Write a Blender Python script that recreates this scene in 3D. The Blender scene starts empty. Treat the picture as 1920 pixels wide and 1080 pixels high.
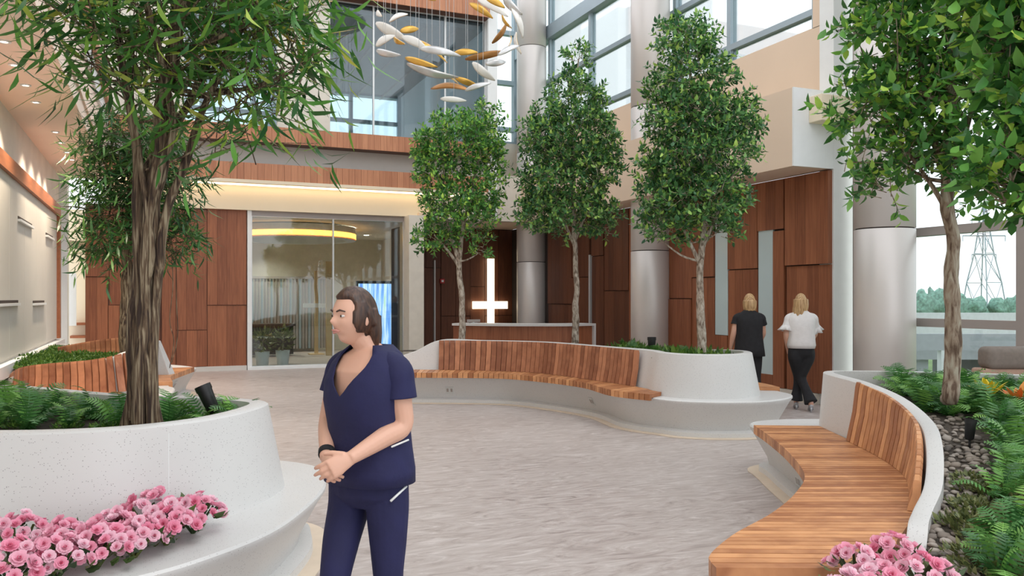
import bpy, bmesh, math, random
import numpy as np
from mathutils import Vector, Matrix, noise
from mathutils.bvhtree import BVHTree
from mathutils.geometry import tessellate_polygon
random.seed(11)
sc = bpy.context.scene
COL = sc.collection
# ------------------------------------------------------------------ camera
F, HOR, CH = 1548.0, 558.0, 1.6            # focal length in px (1920 wide), horizon row, eye height
YAW = math.atan(670.0 / F)                 # the room axis vanishes at x = 290
FW = Vector((math.sin(YAW), math.cos(YAW), 0)); RT = Vector((math.cos(YAW), -math.sin(YAW), 0))
cam = bpy.data.cameras.new('camera'); camo = bpy.data.objects.new('camera', cam); COL.objects.link(camo)
cam.sensor_width = 36; cam.lens = 36 * F / 1920; cam.shift_y = (HOR - 540) / 1920
cam.clip_end = 1000
camo.location = (0, 0, CH); camo.rotation_euler = (math.pi / 2, 0, -YAW)
sc.camera = camo
# ------------------------------------------------------------------ world: an even bright overcast sky
w = bpy.data.worlds.new('sky'); sc.world = w; w.use_nodes = True
bg = w.node_tree.nodes['Background']; bg.inputs[0].default_value = (0.93, 0.955, 1.0, 1); bg.inputs[1].default_value = 1.0
sun = bpy.data.lights.new('sun', 'SUN'); sun.energy = 0.35; sun.angle = math.radians(25); sun.color = (1, .96, .9)
suno = bpy.data.objects.new('sun', sun); COL.objects.link(suno)
suno.rotation_euler = (math.radians(38), 0, math.radians(25))
sc.view_settings.view_transform = 'Standard'; sc.view_settings.look = 'None'
sc.view_settings.gamma = 1; sc.view_settings.use_curve_mapping = False
sc.view_settings.exposure = 0.88
# ------------------------------------------------------------------ helpers
def C(lat, D, z=0.0): return FW * D + RT * lat + Vector((0, 0, z))
def P(px, py, z):
    D = F * (CH - z) / (py - HOR); return C((px - 960) / F * D, D, z)
def PD(px, py, D): return C((px - 960) / F * D, D, CH + (HOR - py) / F * D)
def onX(px, X): 
    t = (px - 960) / F; d = FW + RT * t; return X / d.x, X / d.x * d.y          # depth, Y
def onY(px, Y):
    t = (px - 960) / F; d = FW + RT * t; return Y / d.y, Y / d.y * d.x          # depth, X
def zat(py, D): return CH + (HOR - py) / F * D

def wloc(o):
    v = Vector((0, 0, 0))
    while o is not None: v += o.location; o = o.parent
    return v
def tag(o, label=None, cat=None, group=None, kind=None):
    if label: o['label'] = label
    if cat: o['category'] = cat
    if group: o['group'] = group
    if kind: o['kind'] = kind
    return o
def empty(name, loc, label=None, cat=None, group=None, kind=None):
    o = bpy.data.objects.new(name, None); COL.objects.link(o); o.location = loc; o.empty_display_size = .1
    return tag(o, label, cat, group, kind)
def mesh(name, geo, mat, smooth=False):
    v, f = geo
    m = bpy.data.meshes.new(name); m.from_pydata([tuple(p) for p in v], [], f)
    if mat is not None: m.materials.append(mat)
    if smooth: m.polygons.foreach_set('use_smooth', [True] * len(m.polygons))
    m.update(); return m
def obj(name, geo, mat, parent=None, smooth=False, label=None, cat=None, group=None, kind=None, bevel=0, fix=True):
    off = wloc(parent) if parent else None
    v, f = geo
    if parent is None:
        vs = [Vector(p) for p in v]
        lo = Vector([min(p[i] for p in vs) for i in range(3)]); hi = Vector([max(p[i] for p in vs) for i in range(3)])
        off = Vector(((lo.x + hi.x) / 2, (lo.y + hi.y) / 2, lo.z))
    v = [Vector(p) - off for p in v]
    m = mesh(name, (v, f), mat, smooth)
    if fix:
        b = bmesh.new(); b.from_mesh(m); bmesh.ops.recalc_face_normals(b, faces=b.faces); b.to_mesh(m); b.free()
    o = bpy.data.objects.new(name, m); COL.objects.link(o)
    if parent: o.parent = parent
    else: o.location = off
    if bevel:
        md = o.modifiers.new('bevel', 'BEVEL'); md.width = bevel; md.segments = 2; md.limit_method = 'ANGLE'
    return tag(o, label, cat, group, kind)
def inst(name, m, parent, M):
    o = bpy.data.objects.new(name, m); COL.objects.link(o); o.parent = parent; o.matrix_basis = M; return o

def merge(*gs):
    V, Fa = [], []
    for v, f in gs:
        n = len(V); V += list(v); Fa += [tuple(i + n for i in q) for q in f]
    return V, Fa
def box(a, b):
    x0, y0, z0 = a; x1, y1, z1 = b
    v = [(x0,y0,z0),(x1,y0,z0),(x1,y1,z0),(x0,y1,z0),(x0,y0,z1),(x1,y0,z1),(x1,y1,z1),(x0,y1,z1)]
    return v, [(0,3,2,1),(4,5,6,7),(0,1,5,4),(1,2,6,5),(2,3,7,6),(3,0,4,7)]
def loft(loops, closed=True, cap0=False, cap1=False):
    n = len(loops[0]); v = [p for L in loops for p in L]; f = []
    for i in range(len(loops) - 1):
        for j in range(n if closed else n - 1):
            k = (j + 1) % n; f.append((i*n+j, i*n+k, (i+1)*n+k, (i+1)*n+j))
    if cap0: f.append(tuple(reversed(range(n))))
    if cap1: f.append(tuple(range((len(loops)-1)*n, len(loops)*n)))
    return v, f
def frame(d):
    d = d.normalized(); a = Vector((0, 0, 1)) if abs(d.z) < .9 else Vector((1, 0, 0))
    s = d.cross(a).normalized(); return s, s.cross(d).normalized()
def tube(path, radii, seg=8, caps=True):
    path = [Vector(p) for p in path]
    if not hasattr(radii, '__len__'): radii = [radii] * len(path)
    loops = []; s0 = None
    for i, p in enumerate(path):
        d = path[min(i + 1, len(path) - 1)] - path[max(i - 1, 0)]
        if s0 is None: s, u = frame(d)
        else:
            dn = d.normalized(); s = (s0 - dn * s0.dot(dn)).normalized(); u = s.cross(dn)
        s0 = s
        loops.append([p + (s * math.cos(2*math.pi*k/seg) + u * math.sin(2*math.pi*k/seg)) * radii[i] for k in range(seg)])
    return loft(loops, True, caps, caps)
def lathe(prof, c, seg=32, caps=True):
    c = Vector(c)
    return loft([[c + Vector((r*math.cos(2*math.pi*k/seg), r*math.sin(2*math.pi*k/seg), z)) for k in range(seg)] for r, z in prof], True, caps, caps)
def catmull(pts, n=8, closed=False):
    pts = [Vector(p) for p in pts]; N = len(pts); out = []
    for i in range(N if closed else N - 1):
        if closed: a, b, c, d = pts[i-1], pts[i], pts[(i+1) % N], pts[(i+2) % N]
        else: a, b, c, d = pts[max(i-1, 0)], pts[i], pts[i+1], pts[min(i+2, N-1)]
        for k in range(n):
            t = k / n
            out.append(.5 * (2*b + (c-a)*t + (2*a-5*b+4*c-d)*t*t + (3*b-a-3*c+d)*t**3))
    if not closed: out.append(pts[-1])
    return out
def resample(pts, n):
    L = [0]
    for a, b in zip(pts, pts[1:]): L.append(L[-1] + (b - a).length)
    out = []; j = 0
    for i in range(n):
        s = L[-1] * i / (n - 1)
        while j < len(L) - 2 and L[j+1] < s: j += 1
        t = (s - L[j]) / max(1e-9, L[j+1] - L[j]); out.append(pts[j].lerp(pts[j+1], min(1, max(0, t))))
    return out
def area2(L): return sum(L[i].x * L[(i+1) % len(L)].y - L[(i+1) % len(L)].x * L[i].y for i in range(len(L)))
def offs(L, d, z=None):                      # closed loop moved outwards by d in plan
    s = 1 if area2(L) > 0 else -1; out = []; n = len(L)
    for i in range(n):
        t = L[(i+1) % n] - L[i-1]; nn = Vector((t.y, -t.x, 0)) * s
        if nn.length > 0: nn.normalize()
        q = L[i] + nn * d
        if z is not None: q.z = z if not callable(z) else z(L[i])
        out.append(q)
    return out

# ------------------------------------------------------------------ materials
def newmat(name):
    m = bpy.data.materials.new(name); m.use_nodes = True
    return m, m.node_tree.nodes, m.node_tree.links, m.node_tree.nodes['Principled BSDF']
def setp(b, **k):
    for n, v in k.items(): b.inputs[n].default_value = v
def plain(name, col, rough=.6, metal=0.0, noise_amt=0.06, scale=6.0, bump=0.0, spec=None):
    m, N, L, b = newmat(name)
    tc = N.new('ShaderNodeTexCoord'); nz = N.new('ShaderNodeTexNoise'); nz.inputs['Scale'].default_value = scale; nz.inputs['Detail'].default_value = 4
    L.new(tc.outputs['Object'], nz.inputs['Vector'])
    r = N.new('ShaderNodeValToRGB')
    r.color_ramp.elements[0].color = (*[max(0, c*(1-noise_amt)) for c in col], 1); r.color_ramp.elements[1].color = (*[min(1, c*(1+noise_amt)) for c in col], 1)
    r.color_ramp.elements[0].position = .3; r.color_ramp.elements[1].position = .7
    L.new(nz.outputs['Fac'], r.inputs['Fac']); L.new(r.outputs['Color'], b.inputs['Base Color'])
    setp(b, Roughness=rough, Metallic=metal)
    if spec is not None: b.inputs['Specular IOR Level'].default_value = spec
    if bump:
        bp = N.new('ShaderNodeBump'); bp.inputs['Strength'].default_value = bump; bp.inputs['Distance'].default_value = .01
        L.new(nz.outputs['Fac'], bp.inputs['Height']); L.new(bp.outputs['Normal'], b.inputs['Normal'])
    return m
def wood(name, c0, c1, stretch=(14, 14, 1.2), rough=.45, var=.5, bumpy=.05):
    """grain noise stretched along one axis, every board with its own tint"""
    m, N, L, b = newmat(name)
    tc = N.new('ShaderNodeTexCoord'); mp = N.new('ShaderNodeMapping'); mp.inputs['Scale'].default_value = stretch
    oi = N.new('ShaderNodeObjectInfo'); ad = N.new('ShaderNodeVectorMath'); ad.operation = 'ADD'
    cb = N.new('ShaderNodeCombineXYZ'); ml = N.new('ShaderNodeMath'); ml.operation = 'MULTIPLY'; ml.inputs[1].default_value = 37
    L.new(oi.outputs['Random'], ml.inputs[0]); L.new(ml.outputs[0], cb.inputs[2]); L.new(ml.outputs[0], cb.inputs[0])
    L.new(tc.outputs['Object'], mp.inputs['Vector']); L.new(mp.outputs['Vector'], ad.inputs[0]); L.new(cb.outputs[0], ad.inputs[1])
    nz = N.new('ShaderNodeTexNoise'); nz.inputs['Scale'].default_value = 2.2; nz.inputs['Detail'].default_value = 6; nz.inputs['Distortion'].default_value = .4
    L.new(ad.outputs[0], nz.inputs['Vector'])
    mx = N.new('ShaderNodeMath'); mx.operation = 'MULTIPLY_ADD'; mx.inputs[1].default_value = var; 
    sb = N.new('ShaderNodeMath'); sb.operation = 'SUBTRACT'; sb.inputs[1].default_value = var * .5
    L.new(oi.outputs['Random'], mx.inputs[0]); L.new(nz.outputs['Fac'], mx.inputs[2]); L.new(mx.outputs[0], sb.inputs[0])
    r = N.new('ShaderNodeValToRGB'); r.color_ramp.elements[0].color = (*c0, 1); r.color_ramp.elements[1].color = (*c1, 1)
    r.color_ramp.elements[0].position = .2; r.color_ramp.elements[1].position = .8
    L.new(sb.outputs[0], r.inputs['Fac']); L.new(r.outputs['Color'], b.inputs['Base Color'])
    bp = N.new('ShaderNodeBump'); bp.inputs['Strength'].default_value = bumpy; bp.inputs['Distance'].default_value = .004
    L.new(nz.outputs['Fac'], bp.inputs['Height']); L.new(bp.outputs['Normal'], b.inputs['Normal'])
    setp(b, Roughness=rough); return m
def emit(name, col, st):
    m, N, L, b = newmat(name); setp(b, **{'Base Color': (*col, 1), 'Emission Color': (*col, 1), 'Emission Strength': st}); return m
def glassy(name, tint=(.93, .97, .97), refl=.6):
    m, N, L, b = newmat(name); N.remove(b)
    out = N['Material Output']; t = N.new('ShaderNodeBsdfTransparent'); t.inputs[0].default_value = (*tint, 1)
    g = N.new('ShaderNodeBsdfGlossy'); g.inputs['Roughness'].default_value = .02
    fr = N.new('ShaderNodeFresnel'); fr.inputs[0].default_value = 1.5
    mu = N.new('ShaderNodeMath'); mu.operation = 'MULTIPLY_ADD'; mu.inputs[1].default_value = refl; mu.inputs[2].default_value = .02
    mx = N.new('ShaderNodeMixShader'); L.new(fr.outputs[0], mu.inputs[0]); L.new(mu.outputs[0], mx.inputs[0])
    L.new(t.outputs[0], mx.inputs[1]); L.new(g.outputs[0], mx.inputs[2]); L.new(mx.outputs[0], out.inputs[0]); return m
def terrazzo(name, base, dark, amount=.30):
    m, N, L, b = newmat(name)
    tc = N.new('ShaderNodeTexCoord')
    vo = N.new('ShaderNodeTexVoronoi'); vo.inputs['Scale'].default_value = 120; L.new(tc.outputs['Object'], vo.inputs['Vector'])
    lt = N.new('ShaderNodeMath'); lt.operation = 'LESS_THAN'; lt.inputs[1].default_value = amount; L.new(vo.outputs['Distance'], lt.inputs[0])
    sx = N.new('ShaderNodeSeparateColor'); L.new(vo.outputs['Color'], sx.inputs[0])
    gt = N.new('ShaderNodeMath'); gt.operation = 'GREATER_THAN'; gt.inputs[1].default_value = .82; L.new(sx.outputs[0], gt.inputs[0])
    mm = N.new('ShaderNodeMath'); mm.operation = 'MULTIPLY'; L.new(lt.outputs[0], mm.inputs[0]); L.new(gt.outputs[0], mm.inputs[1])
    nz = N.new('ShaderNodeTexNoise'); nz.inputs['Scale'].default_value = 2.0; nz.inputs['Detail'].default_value = 5; L.new(tc.outputs['Object'], nz.inputs['Vector'])
    r = N.new('ShaderNodeValToRGB'); r.color_ramp.elements[0].color = (*[c*.93 for c in base], 1); r.color_ramp.elements[1].color = (*[min(1, c*1.05) for c in base], 1)
    L.new(nz.outputs['Fac'], r.inputs['Fac'])
    mx = N.new('ShaderNodeMix'); mx.data_type = 'RGBA'; mx.inputs['B'].default_value = (*dark, 1)
    L.new(mm.outputs[0], mx.inputs['Factor']); L.new(r.outputs['Color'], mx.inputs['A']); L.new(mx.outputs['Result'], b.inputs['Base Color'])
    setp(b, Roughness=.38); return m
def leafmat(name, ramp, rough=.38, trans=.25):
    """ramp: list of (pos, colour); tint from a per-leaf value"""
    m, N, L, b = newmat(name)
    at = N.new('ShaderNodeAttribute'); at.attribute_name = 'tint'; oi = N.new('ShaderNodeObjectInfo')
    ad = N.new('ShaderNodeMath'); ad.operation = 'ADD'; L.new(at.outputs['Fac'], ad.inputs[0]); L.new(oi.outputs['Random'], ad.inputs[1])
    fr = N.new('ShaderNodeMath'); fr.operation = 'FRACT'; L.new(ad.outputs[0], fr.inputs[0])
    r = N.new('ShaderNodeValToRGB'); el = r.color_ramp.elements
    while len(el) < len(ramp): el.new(.5)
    for e, (p, c) in zip(el, ramp): e.position = p; e.color = (*c, 1)
    L.new(fr.outputs[0], r.inputs['Fac']); L.new(r.outputs['Color'], b.inputs['Base Color'])
    setp(b, Roughness=rough); b.inputs['Specular IOR Level'].default_value = .45
    if trans:
        out = N['Material Output']; tr = N.new('ShaderNodeBsdfTranslucent'); mx = N.new('ShaderNodeMixShader'); mx.inputs[0].default_value = trans
        L.new(r.outputs['Color'], tr.inputs[0]); L.new(b.outputs[0], mx.inputs[1]); L.new(tr.outputs[0], mx.inputs[2]); L.new(mx.outputs[0], out.inputs[0])
    return m
def bark(name, c0, c1, c2, sc_=(9, 9, 1.6)):
    m, N, L, b = newmat(name)
    tc = N.new('ShaderNodeTexCoord'); mp = N.new('ShaderNodeMapping'); mp.inputs['Scale'].default_value = sc_
    nz = N.new('ShaderNodeTexNoise'); nz.inputs['Scale'].default_value = 4; nz.inputs['Detail'].default_value = 7; nz.inputs['Distortion'].default_value = .5
    L.new(tc.outputs['Object'], mp.inputs[0]); L.new(mp.outputs[0], nz.inputs['Vector'])
    r = N.new('ShaderNodeValToRGB'); el = r.color_ramp.elements; el.new(.5)
    for e, (p, c) in zip(el, [(.38, c0), (.5, c1), (.64, c2)]): e.position = p; e.color = (*c, 1)
    L.new(nz.outputs['Fac'], r.inputs[0]); L.new(r.outputs[0], b.inputs['Base Color'])
    bp = N.new('ShaderNodeBump'); bp.inputs['Strength'].default_value = .7; bp.inputs['Distance'].default_value = .02
    L.new(nz.outputs['Fac'], bp.inputs['Height']); L.new(bp.outputs[0], b.inputs['Normal']); setp(b, Roughness=.85); return m

M = {}
M['slat'] = wood('teak_slats', (.36, .135, .052), (.72, .35, .155), (3, 3, 3), .42, .6)
M['slat2'] = wood('red_lit_teak_slats', (.24, .085, .040), (.50, .215, .11), (3, 3, 3), .45, .6)  # same teak; the redder, darker light on the farther benches is put into the colour
M['panel'] = wood('walnut_panels', (.19, .058, .024), (.36, .130, .058), (16, 16, .9), .5, .35)
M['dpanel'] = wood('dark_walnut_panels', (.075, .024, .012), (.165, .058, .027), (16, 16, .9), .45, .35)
M['band'] = wood('wood_band', (.38, .15, .075), (.55, .25, .13), (16, 16, .9), .5, .5)
M['frame'] = wood('frame_wood', (.3, .09, .035), (.42, .15, .065), (8, 1.0, 8), .5, .2)
M['conc'] = terrazzo('white_terrazzo', (.66, .655, .645), (.36, .35, .35), .28)
M['curb'] = plain('cream_stone_border', (.72, .60, .47), .5)
M['plaster'] = plain('warm_white_plaster', (.84, .80, .75), .8, scale=2)
M['stone'] = plain('pale_stone_wall', (.68, .64, .56), .7, scale=5, noise_amt=.05)
M['beige'] = plain('beige_plaster', (.76, .60, .46), .85, noise_amt=.02, scale=1)
M['cream'] = plain('cream_cove_plaster', (.82, .72, .55), .8, noise_amt=.02, scale=1)
M['soffit'] = plain('peach_soffit', (.93, .76, .64), .85, noise_amt=.02, scale=1)
M['white'] = plain('white_paint', (.80, .82, .82), .6, noise_amt=.02)
M['greyband'] = plain('grey_fascia', (.62, .60, .57), .7, noise_amt=.02)
M['metal'] = plain('silver_column_cladding', (.62, .58, .55), .42, .3, .02, 1.5)
M['mull'] = plain('blue_grey_mullion', (.34, .42, .47), .4, .3, .02)
M['mullw'] = plain('taupe_mullion', (.36, .32, .30), .45, .2, .02)
M['alu'] = plain('pale_aluminium', (.66, .68, .68), .35, .4, .02)
M['black'] = plain('black_metal', (.012, .012, .013), .45, 0, .1)
M['dark'] = plain('dark_gap', (.03, .02, .017), .8)
M['shade'] = plain('grey_fabric_panel', (.64, .62, .57), .8, noise_amt=.03, scale=1)
M['glass'] = glassy('clear_glass')
M['rglass'] = glassy('reflective_glass', (.72, .82, .86), 1.6)
M['slotglass'] = plain('pale_blue_glass', (.55, .68, .70), .15, 0, .03, 1)
M['soil'] = plain('planting_soil', (.055, .042, .032), .95, noise_amt=.5, scale=30, bump=.8)
M['gold'] = plain('gold_blade', (.72, .42, .09), .3, .55, .1)
M['silver'] = plain('silver_blade', (.66, .66, .66), .3, .5, .1)
M['blade'] = plain('white_blade', (.82, .80, .76), .35, 0, .05)
M['bronze'] = plain('bronze_blade', (.36, .17, .05), .35, .5, .1)
M['wire'] = plain('steel_wire', (.5, .5, .5), .4, .6)
M['rock'] = None
def rockmat():
    m, N, L, b = newmat('river_stone'); oi = N.new('ShaderNodeObjectInfo'); r = N.new('ShaderNodeValToRGB'); el = r.color_ramp.elements; el.new(.5)
    for e, (p, c) in zip(el, [(0, (.10, .085, .075)), (.5, (.28, .23, .19)), (1, (.42, .37, .33))]): e.position = p; e.color = (*c, 1)
    L.new(oi.outputs['Random'], r.inputs[0]); L.new(r.outputs[0], b.inputs['Base Color']); setp(b, Roughness=.7); return m
M['rock'] = rockmat()
M['alii'] = leafmat('long_leaf', [(0, (0.020, 0.085, 0.024)), (.35, (0.060, 0.204, 0.037)), (.82, (0.153, 0.374, 0.060)), (.955, (0.442, 0.561, 0.085)), (1, (0.578, 0.374, 0.068))])
M['ficus'] = leafmat('ficus_leaf', [(0, (0.026, 0.099, 0.044)), (.45, (0.078, 0.221, 0.070)), (.8, (0.199, 0.420, 0.111)), (1, (0.530, 0.751, 0.155))])
M['ficusb'] = leafmat('bright_ficus_leaf', [(0, (0.033, 0.111, 0.033)), (.4, (0.088, 0.276, 0.066)), (.8, (0.221, 0.508, 0.088)), (1, (0.619, 0.840, 0.133))])
M['dkalii'] = leafmat('dark_long_leaf', [(0, (.02, .075, .025)), (.5, (.045, .15, .04)), (1, (.13, .27, .06))])
M['fern'] = leafmat('fern_frond', [(0, (0.034, 0.119, 0.034)), (.5, (0.085, 0.255, 0.060)), (1, (0.255, 0.510, 0.102))])
M['cover'] = leafmat('ground_cover', [(0, (.03, .09, .015)), (.5, (.08, .19, .03)), (1, (.20, .33, .06))])
M['dullcover'] = leafmat('silvery_ground_cover', [(0, (.06, .09, .03)), (.5, (.15, .18, .06)), (1, (.30, .30, .12))])
M['begleaf'] = leafmat('begonia_leaf', [(0, (.02, .05, .015)), (.6, (.06, .11, .03)), (1, (.16, .2, .05))])
M['petal'] = leafmat('pink_petal', [(0, (.93, .36, .52)), (.5, (.95, .52, .65)), (1, (.96, .70, .79))], .5, .3)
M['petalc'] = leafmat('deep_pink_petal', [(0, (.72, .10, .22)), (1, (.82, .2, .34))], .5, .2)
M['yellow'] = leafmat('yellow_bract', [(0, (.80, .52, .02)), (1, (.85, .70, .05))], .5, .2)
M['orange'] = leafmat('orange_bract', [(0, (.75, .16, .03)), (1, (.85, .35, .08))], .5, .2)
M['barkdark'] = bark('dark_bark', (.035, .02, .014), (.13, .085, .05), (.33, .27, .18), (15, 15, .9))
M['barklight'] = bark('pale_bark', (.16, .12, .09), (.36, .30, .24), (.52, .47, .40), (7, 7, 3))
M['bark6'] = bark('mottled_bark', (.12, .075, .05), (.30, .23, .17), (.42, .38, .30), (7, 7, 2))
# ================================================================== SETTING
def floormat():
    m, N, L, b = newmat('streaked_grey_floor')
    tc = N.new('ShaderNodeTexCoord'); mp = N.new('ShaderNodeMapping'); mp.inputs['Rotation'].default_value = (0, 0, math.radians(8)); mp.inputs['Scale'].default_value = (.8, 2.6, 1)
    nz = N.new('ShaderNodeTexNoise'); nz.inputs['Scale'].default_value = 2.6; nz.inputs['Detail'].default_value = 9; nz.inputs['Roughness'].default_value = .68; nz.inputs['Distortion'].default_value = 3.0
    L.new(tc.outputs['Object'], mp.inputs[0]); L.new(mp.outputs[0], nz.inputs['Vector'])
    n2 = N.new('ShaderNodeTexNoise'); n2.inputs['Scale'].default_value = .6; n2.inputs['Detail'].default_value = 3; L.new(tc.outputs['Object'], n2.inputs['Vector'])
    mx = N.new('ShaderNodeMath'); mx.operation = 'MULTIPLY_ADD'; mx.inputs[1].default_value = .25; L.new(n2.outputs['Fac'], mx.inputs[0]); L.new(nz.outputs['Fac'], mx.inputs[2])
    r = N.new('ShaderNodeValToRGB'); el = r.color_ramp.elements; el.new(.5); el.new(.6)
    for e, (p, c) in zip(el, [(.38, (.25, .205, .19)), (.56, (.42, .36, .335)), (.70, (.50, .445, .42)), (.86, (.66, .60, .575))]): e.position = p; e.color = (*c, 1)
    L.new(mx.outputs[0], r.inputs[0]); L.new(r.outputs[0], b.inputs['Base Color']); setp(b, Roughness=.42); return m
M['floor'] = floormat()
obj('floor', box((-2.0, -7, -.2), (9.5, 26, 0)), M['floor'], kind='structure', label='grey streaked stone floor of the atrium')

# ---- left wall with its big framed panel
XL, YB, XR = -1.8, 19.15, 9.16
wl = obj('wall_left', box((XL - .25, -7, 0), (XL, 19.5, 4.1)), M['plaster'], kind='structure', label='off-white plaster side wall with a framed panel')
fz0, fz1, fy0, fy1 = .80, 3.42, 5.6, 18.65
fr = empty('wall_panel', (XL, 12, fz0), 'large grey wall panel in a reddish wood frame', 'wall panel')
obj('frame_rail', box((XL, fy0, fz1 - .2), (XL + .09, fy1, fz1)), M['frame'], fr)
obj('frame_stile', box((XL, fy1 - .22, fz0), (XL + .09, fy1, fz1 - .2)), M['frame'], fr)
obj('frame_stile', box((XL, fy0, fz0), (XL + .09, fy0 + .22, fz1 - .2)), M['frame'], fr)
yy = fy0 + .22; k = 0
while yy < fy1 - .3:
    y2 = min(yy + 1.37, fy1 - .22)
    obj('fabric_panel', box((XL, yy + .004, fz0), (XL + .035, y2 - .004, fz1 - .2)), M['shade'], fr, bevel=.004); yy = y2; k += 1
for px0, px1, py in ((-20, 34, 569), (62, 83, 568), (34, 60, 418), (86, 99, 444)):
    D0, Y0 = onX(px0, XL + .04); D1, Y1 = onX(px1, XL + .04); zz = zat(py, (D0 + D1) / 2)
    obj('slot', box((XL + .03, Y0, zz), (XL + .042, Y1, zz + .04)), M['dark'], fr)
    obj('slot_ledge', box((XL + .03, Y0, zz - .035), (XL + .075, Y1, zz)), M['white'], fr)
obj('trim_1', box((XL, 9.0, .60), (XL + .12, 19.1, .76)), M['white'], kind='structure', label='white ledge below the framed wall panel')
# ---- left soffit
obj('ceiling', box((XL - .25, -7, 4.1), (-.93, 19.5, 4.35)), M['soffit'], kind='structure', label='peach soffit with recessed downlights')
obj('trim_2', box((-1.0, -7, 4.35), (-.90, 18.55, 4.95)), M['soffit'], kind='structure', label='vertical fascia above the soffit')
obj('trim_3', box((-1.0, -7, 4.95), (-.86, 18.55, 5.3)), M['white'], kind='structure', label='white strip above the soffit fascia')
obj('trim_4', box((-1.0, -7, 5.3), (-.80, 18.55, 5.6)), M['band'], kind='structure', label='wood rail along the upper gallery')
obj('wall_left_upper', box((-1.9, -7, 5.6), (-1.7, 19.5, 10)), M['stone'], kind='structure', label='pale upper wall above the gallery')
spots = [(8, 77), (27, 121), (48, 159), (67, 191), (104, 247), (115, 267), (126, 285), (135, 299)]
ORD = ('nearest', 'second nearest', 'third nearest', 'fourth nearest', 'fourth farthest', 'third farthest', 'second farthest', 'farthest')
for i, (px, py) in enumerate(spots):
    D = F * 2.5 / (HOR - py); p = C((px - 960) / F * D, D, 4.1)
    r = empty('recessed_downlight', p - Vector((0, 0, .012)), ORD[i] + ' visible recessed downlight in the row along the peach soffit', 'downlight', 'recessed downlights in a row along the soffit')
    obj('trim_ring', lathe([(.035, 0), (.06, 0), (.06, .012), (.035, .012)], r.location, 20, False), M['white'], r)
    obj('lens', lathe([(.001, .004), (.036, .004), (.036, .012), (.001, .012)], r.location, 16), emit('downlight_glow', (1, .85, .65), 6), r)
    if True:
        l = bpy.data.lights.new('downlight_beam', 'SPOT'); l.energy = 85; l.color = (1, .82, .62); l.spot_size = 1.9; l.spot_blend = 1; l.shadow_soft_size = .06
        lo = bpy.data.objects.new('downlight_beam', l); COL.objects.link(lo); lo.parent = r; lo.location = (0, 0, -.03)

# ---- back wall
def panelY(wall, x0, x1, z0, z1, Y, t, mat=None, chan=True):
    """one proud wood panel on a wall that faces -Y"""
    return obj('wood_panel', box((x0 + .006, Y - t, z0 + .006), (x1 - .006, Y, z1 - .006)), mat or M['panel'], wall, bevel=.003)
nz0 = onY(160, YB)[1]
xg0, xg1 = onY(471, YB)[1], onY(756, YB)[1]
wb = obj('wall_back', box((nz0, YB, 0), (onY(463, YB)[1], YB + .2, 3.55)), M['dpanel'], kind='structure', label='back wall clad in walnut panels')
def bx(px): return onY(px, YB)[1]
def bz(py, px): return zat(py, onY(px, YB)[0])
for px0, px1, py0, py1, t in ((160, 205, 392, 519, .05), (160, 203, 519, 688, .03), (205, 243, 392, 572, .03), (203, 243, 572, 688, .06),
                              (243, 303, 392, 560, .05), (243, 300, 560, 688, .03), (303, 330, 392, 688, .07), (330, 388, 392, 619, .04),
                              (330, 388, 619, 688, .07), (388, 462, 392, 572, .06), (388, 462, 572, 688, .035)):
    a, b = bx(px0), bx(px1); nb = max(1, round((b - a) / .19))
    z0, z1 = bz(py1, (px0 + px1) / 2), bz(py0, (px0 + px1) / 2)
    for q in range(nb):       # each panel is made of a few vertical boards
        x0 = a + (b - a) * q / nb; x1 = a + (b - a) * (q + 1) / nb
        obj('wood_board', box((x0 + (.006 if q == 0 else .0015), YB - t, z0 + .006), (x1 - (.006 if q == nb - 1 else .0015), YB, z1 - .006)), M['panel'] if px0 > 240 else M['panel'], wb)
obj('baseboard_back', box((nz0, YB - .09, 0), (xg0 - .1, YB, .10)), M['greyband'], kind='structure')
# niche beside the panels
nb_ = obj('wall_niche', merge(box((XL, 20.6, 0), (nz0 + .1, 20.8, 3.55)), box((nz0, YB + .2, 0), (nz0 + .1, 20.6, 3.55))), M['cream'], kind='structure', label='cream niche at the far end of the side wall')
obj('trim_5', box((XL, 19.2, 0), (XL + .15, 19.6, 4.1)), M['white'], kind='structure', label='white pier at the end of the side wall')
obj('trim_6', box((XL + .15, 19.6, 2.62), (nz0, 20.6, 2.8)), M['cream'], kind='structure', label='header across the niche')
np_ = PD(128, 513, 18.4); npb = PD(143, 610, 18.4)
obj('notice_board', box((onY(129, 20.0)[1], 20.0, zat(610, 18.0)), (onY(143, 20.0)[1], 20.06, zat(513, 18.0))), M['white'], None, label='narrow white board standing in the far niche', cat='board')
for zz in (1.0, .72):
    obj('niche_shelf', box((onY(132, 20.3)[1], 20.2, zz), (nz0 + .02, 20.6, zz + .05)), M['frame'], None, label='upper wooden shelf in the far niche' if zz > .9 else 'lower wooden shelf in the far niche', cat='shelf')
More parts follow.
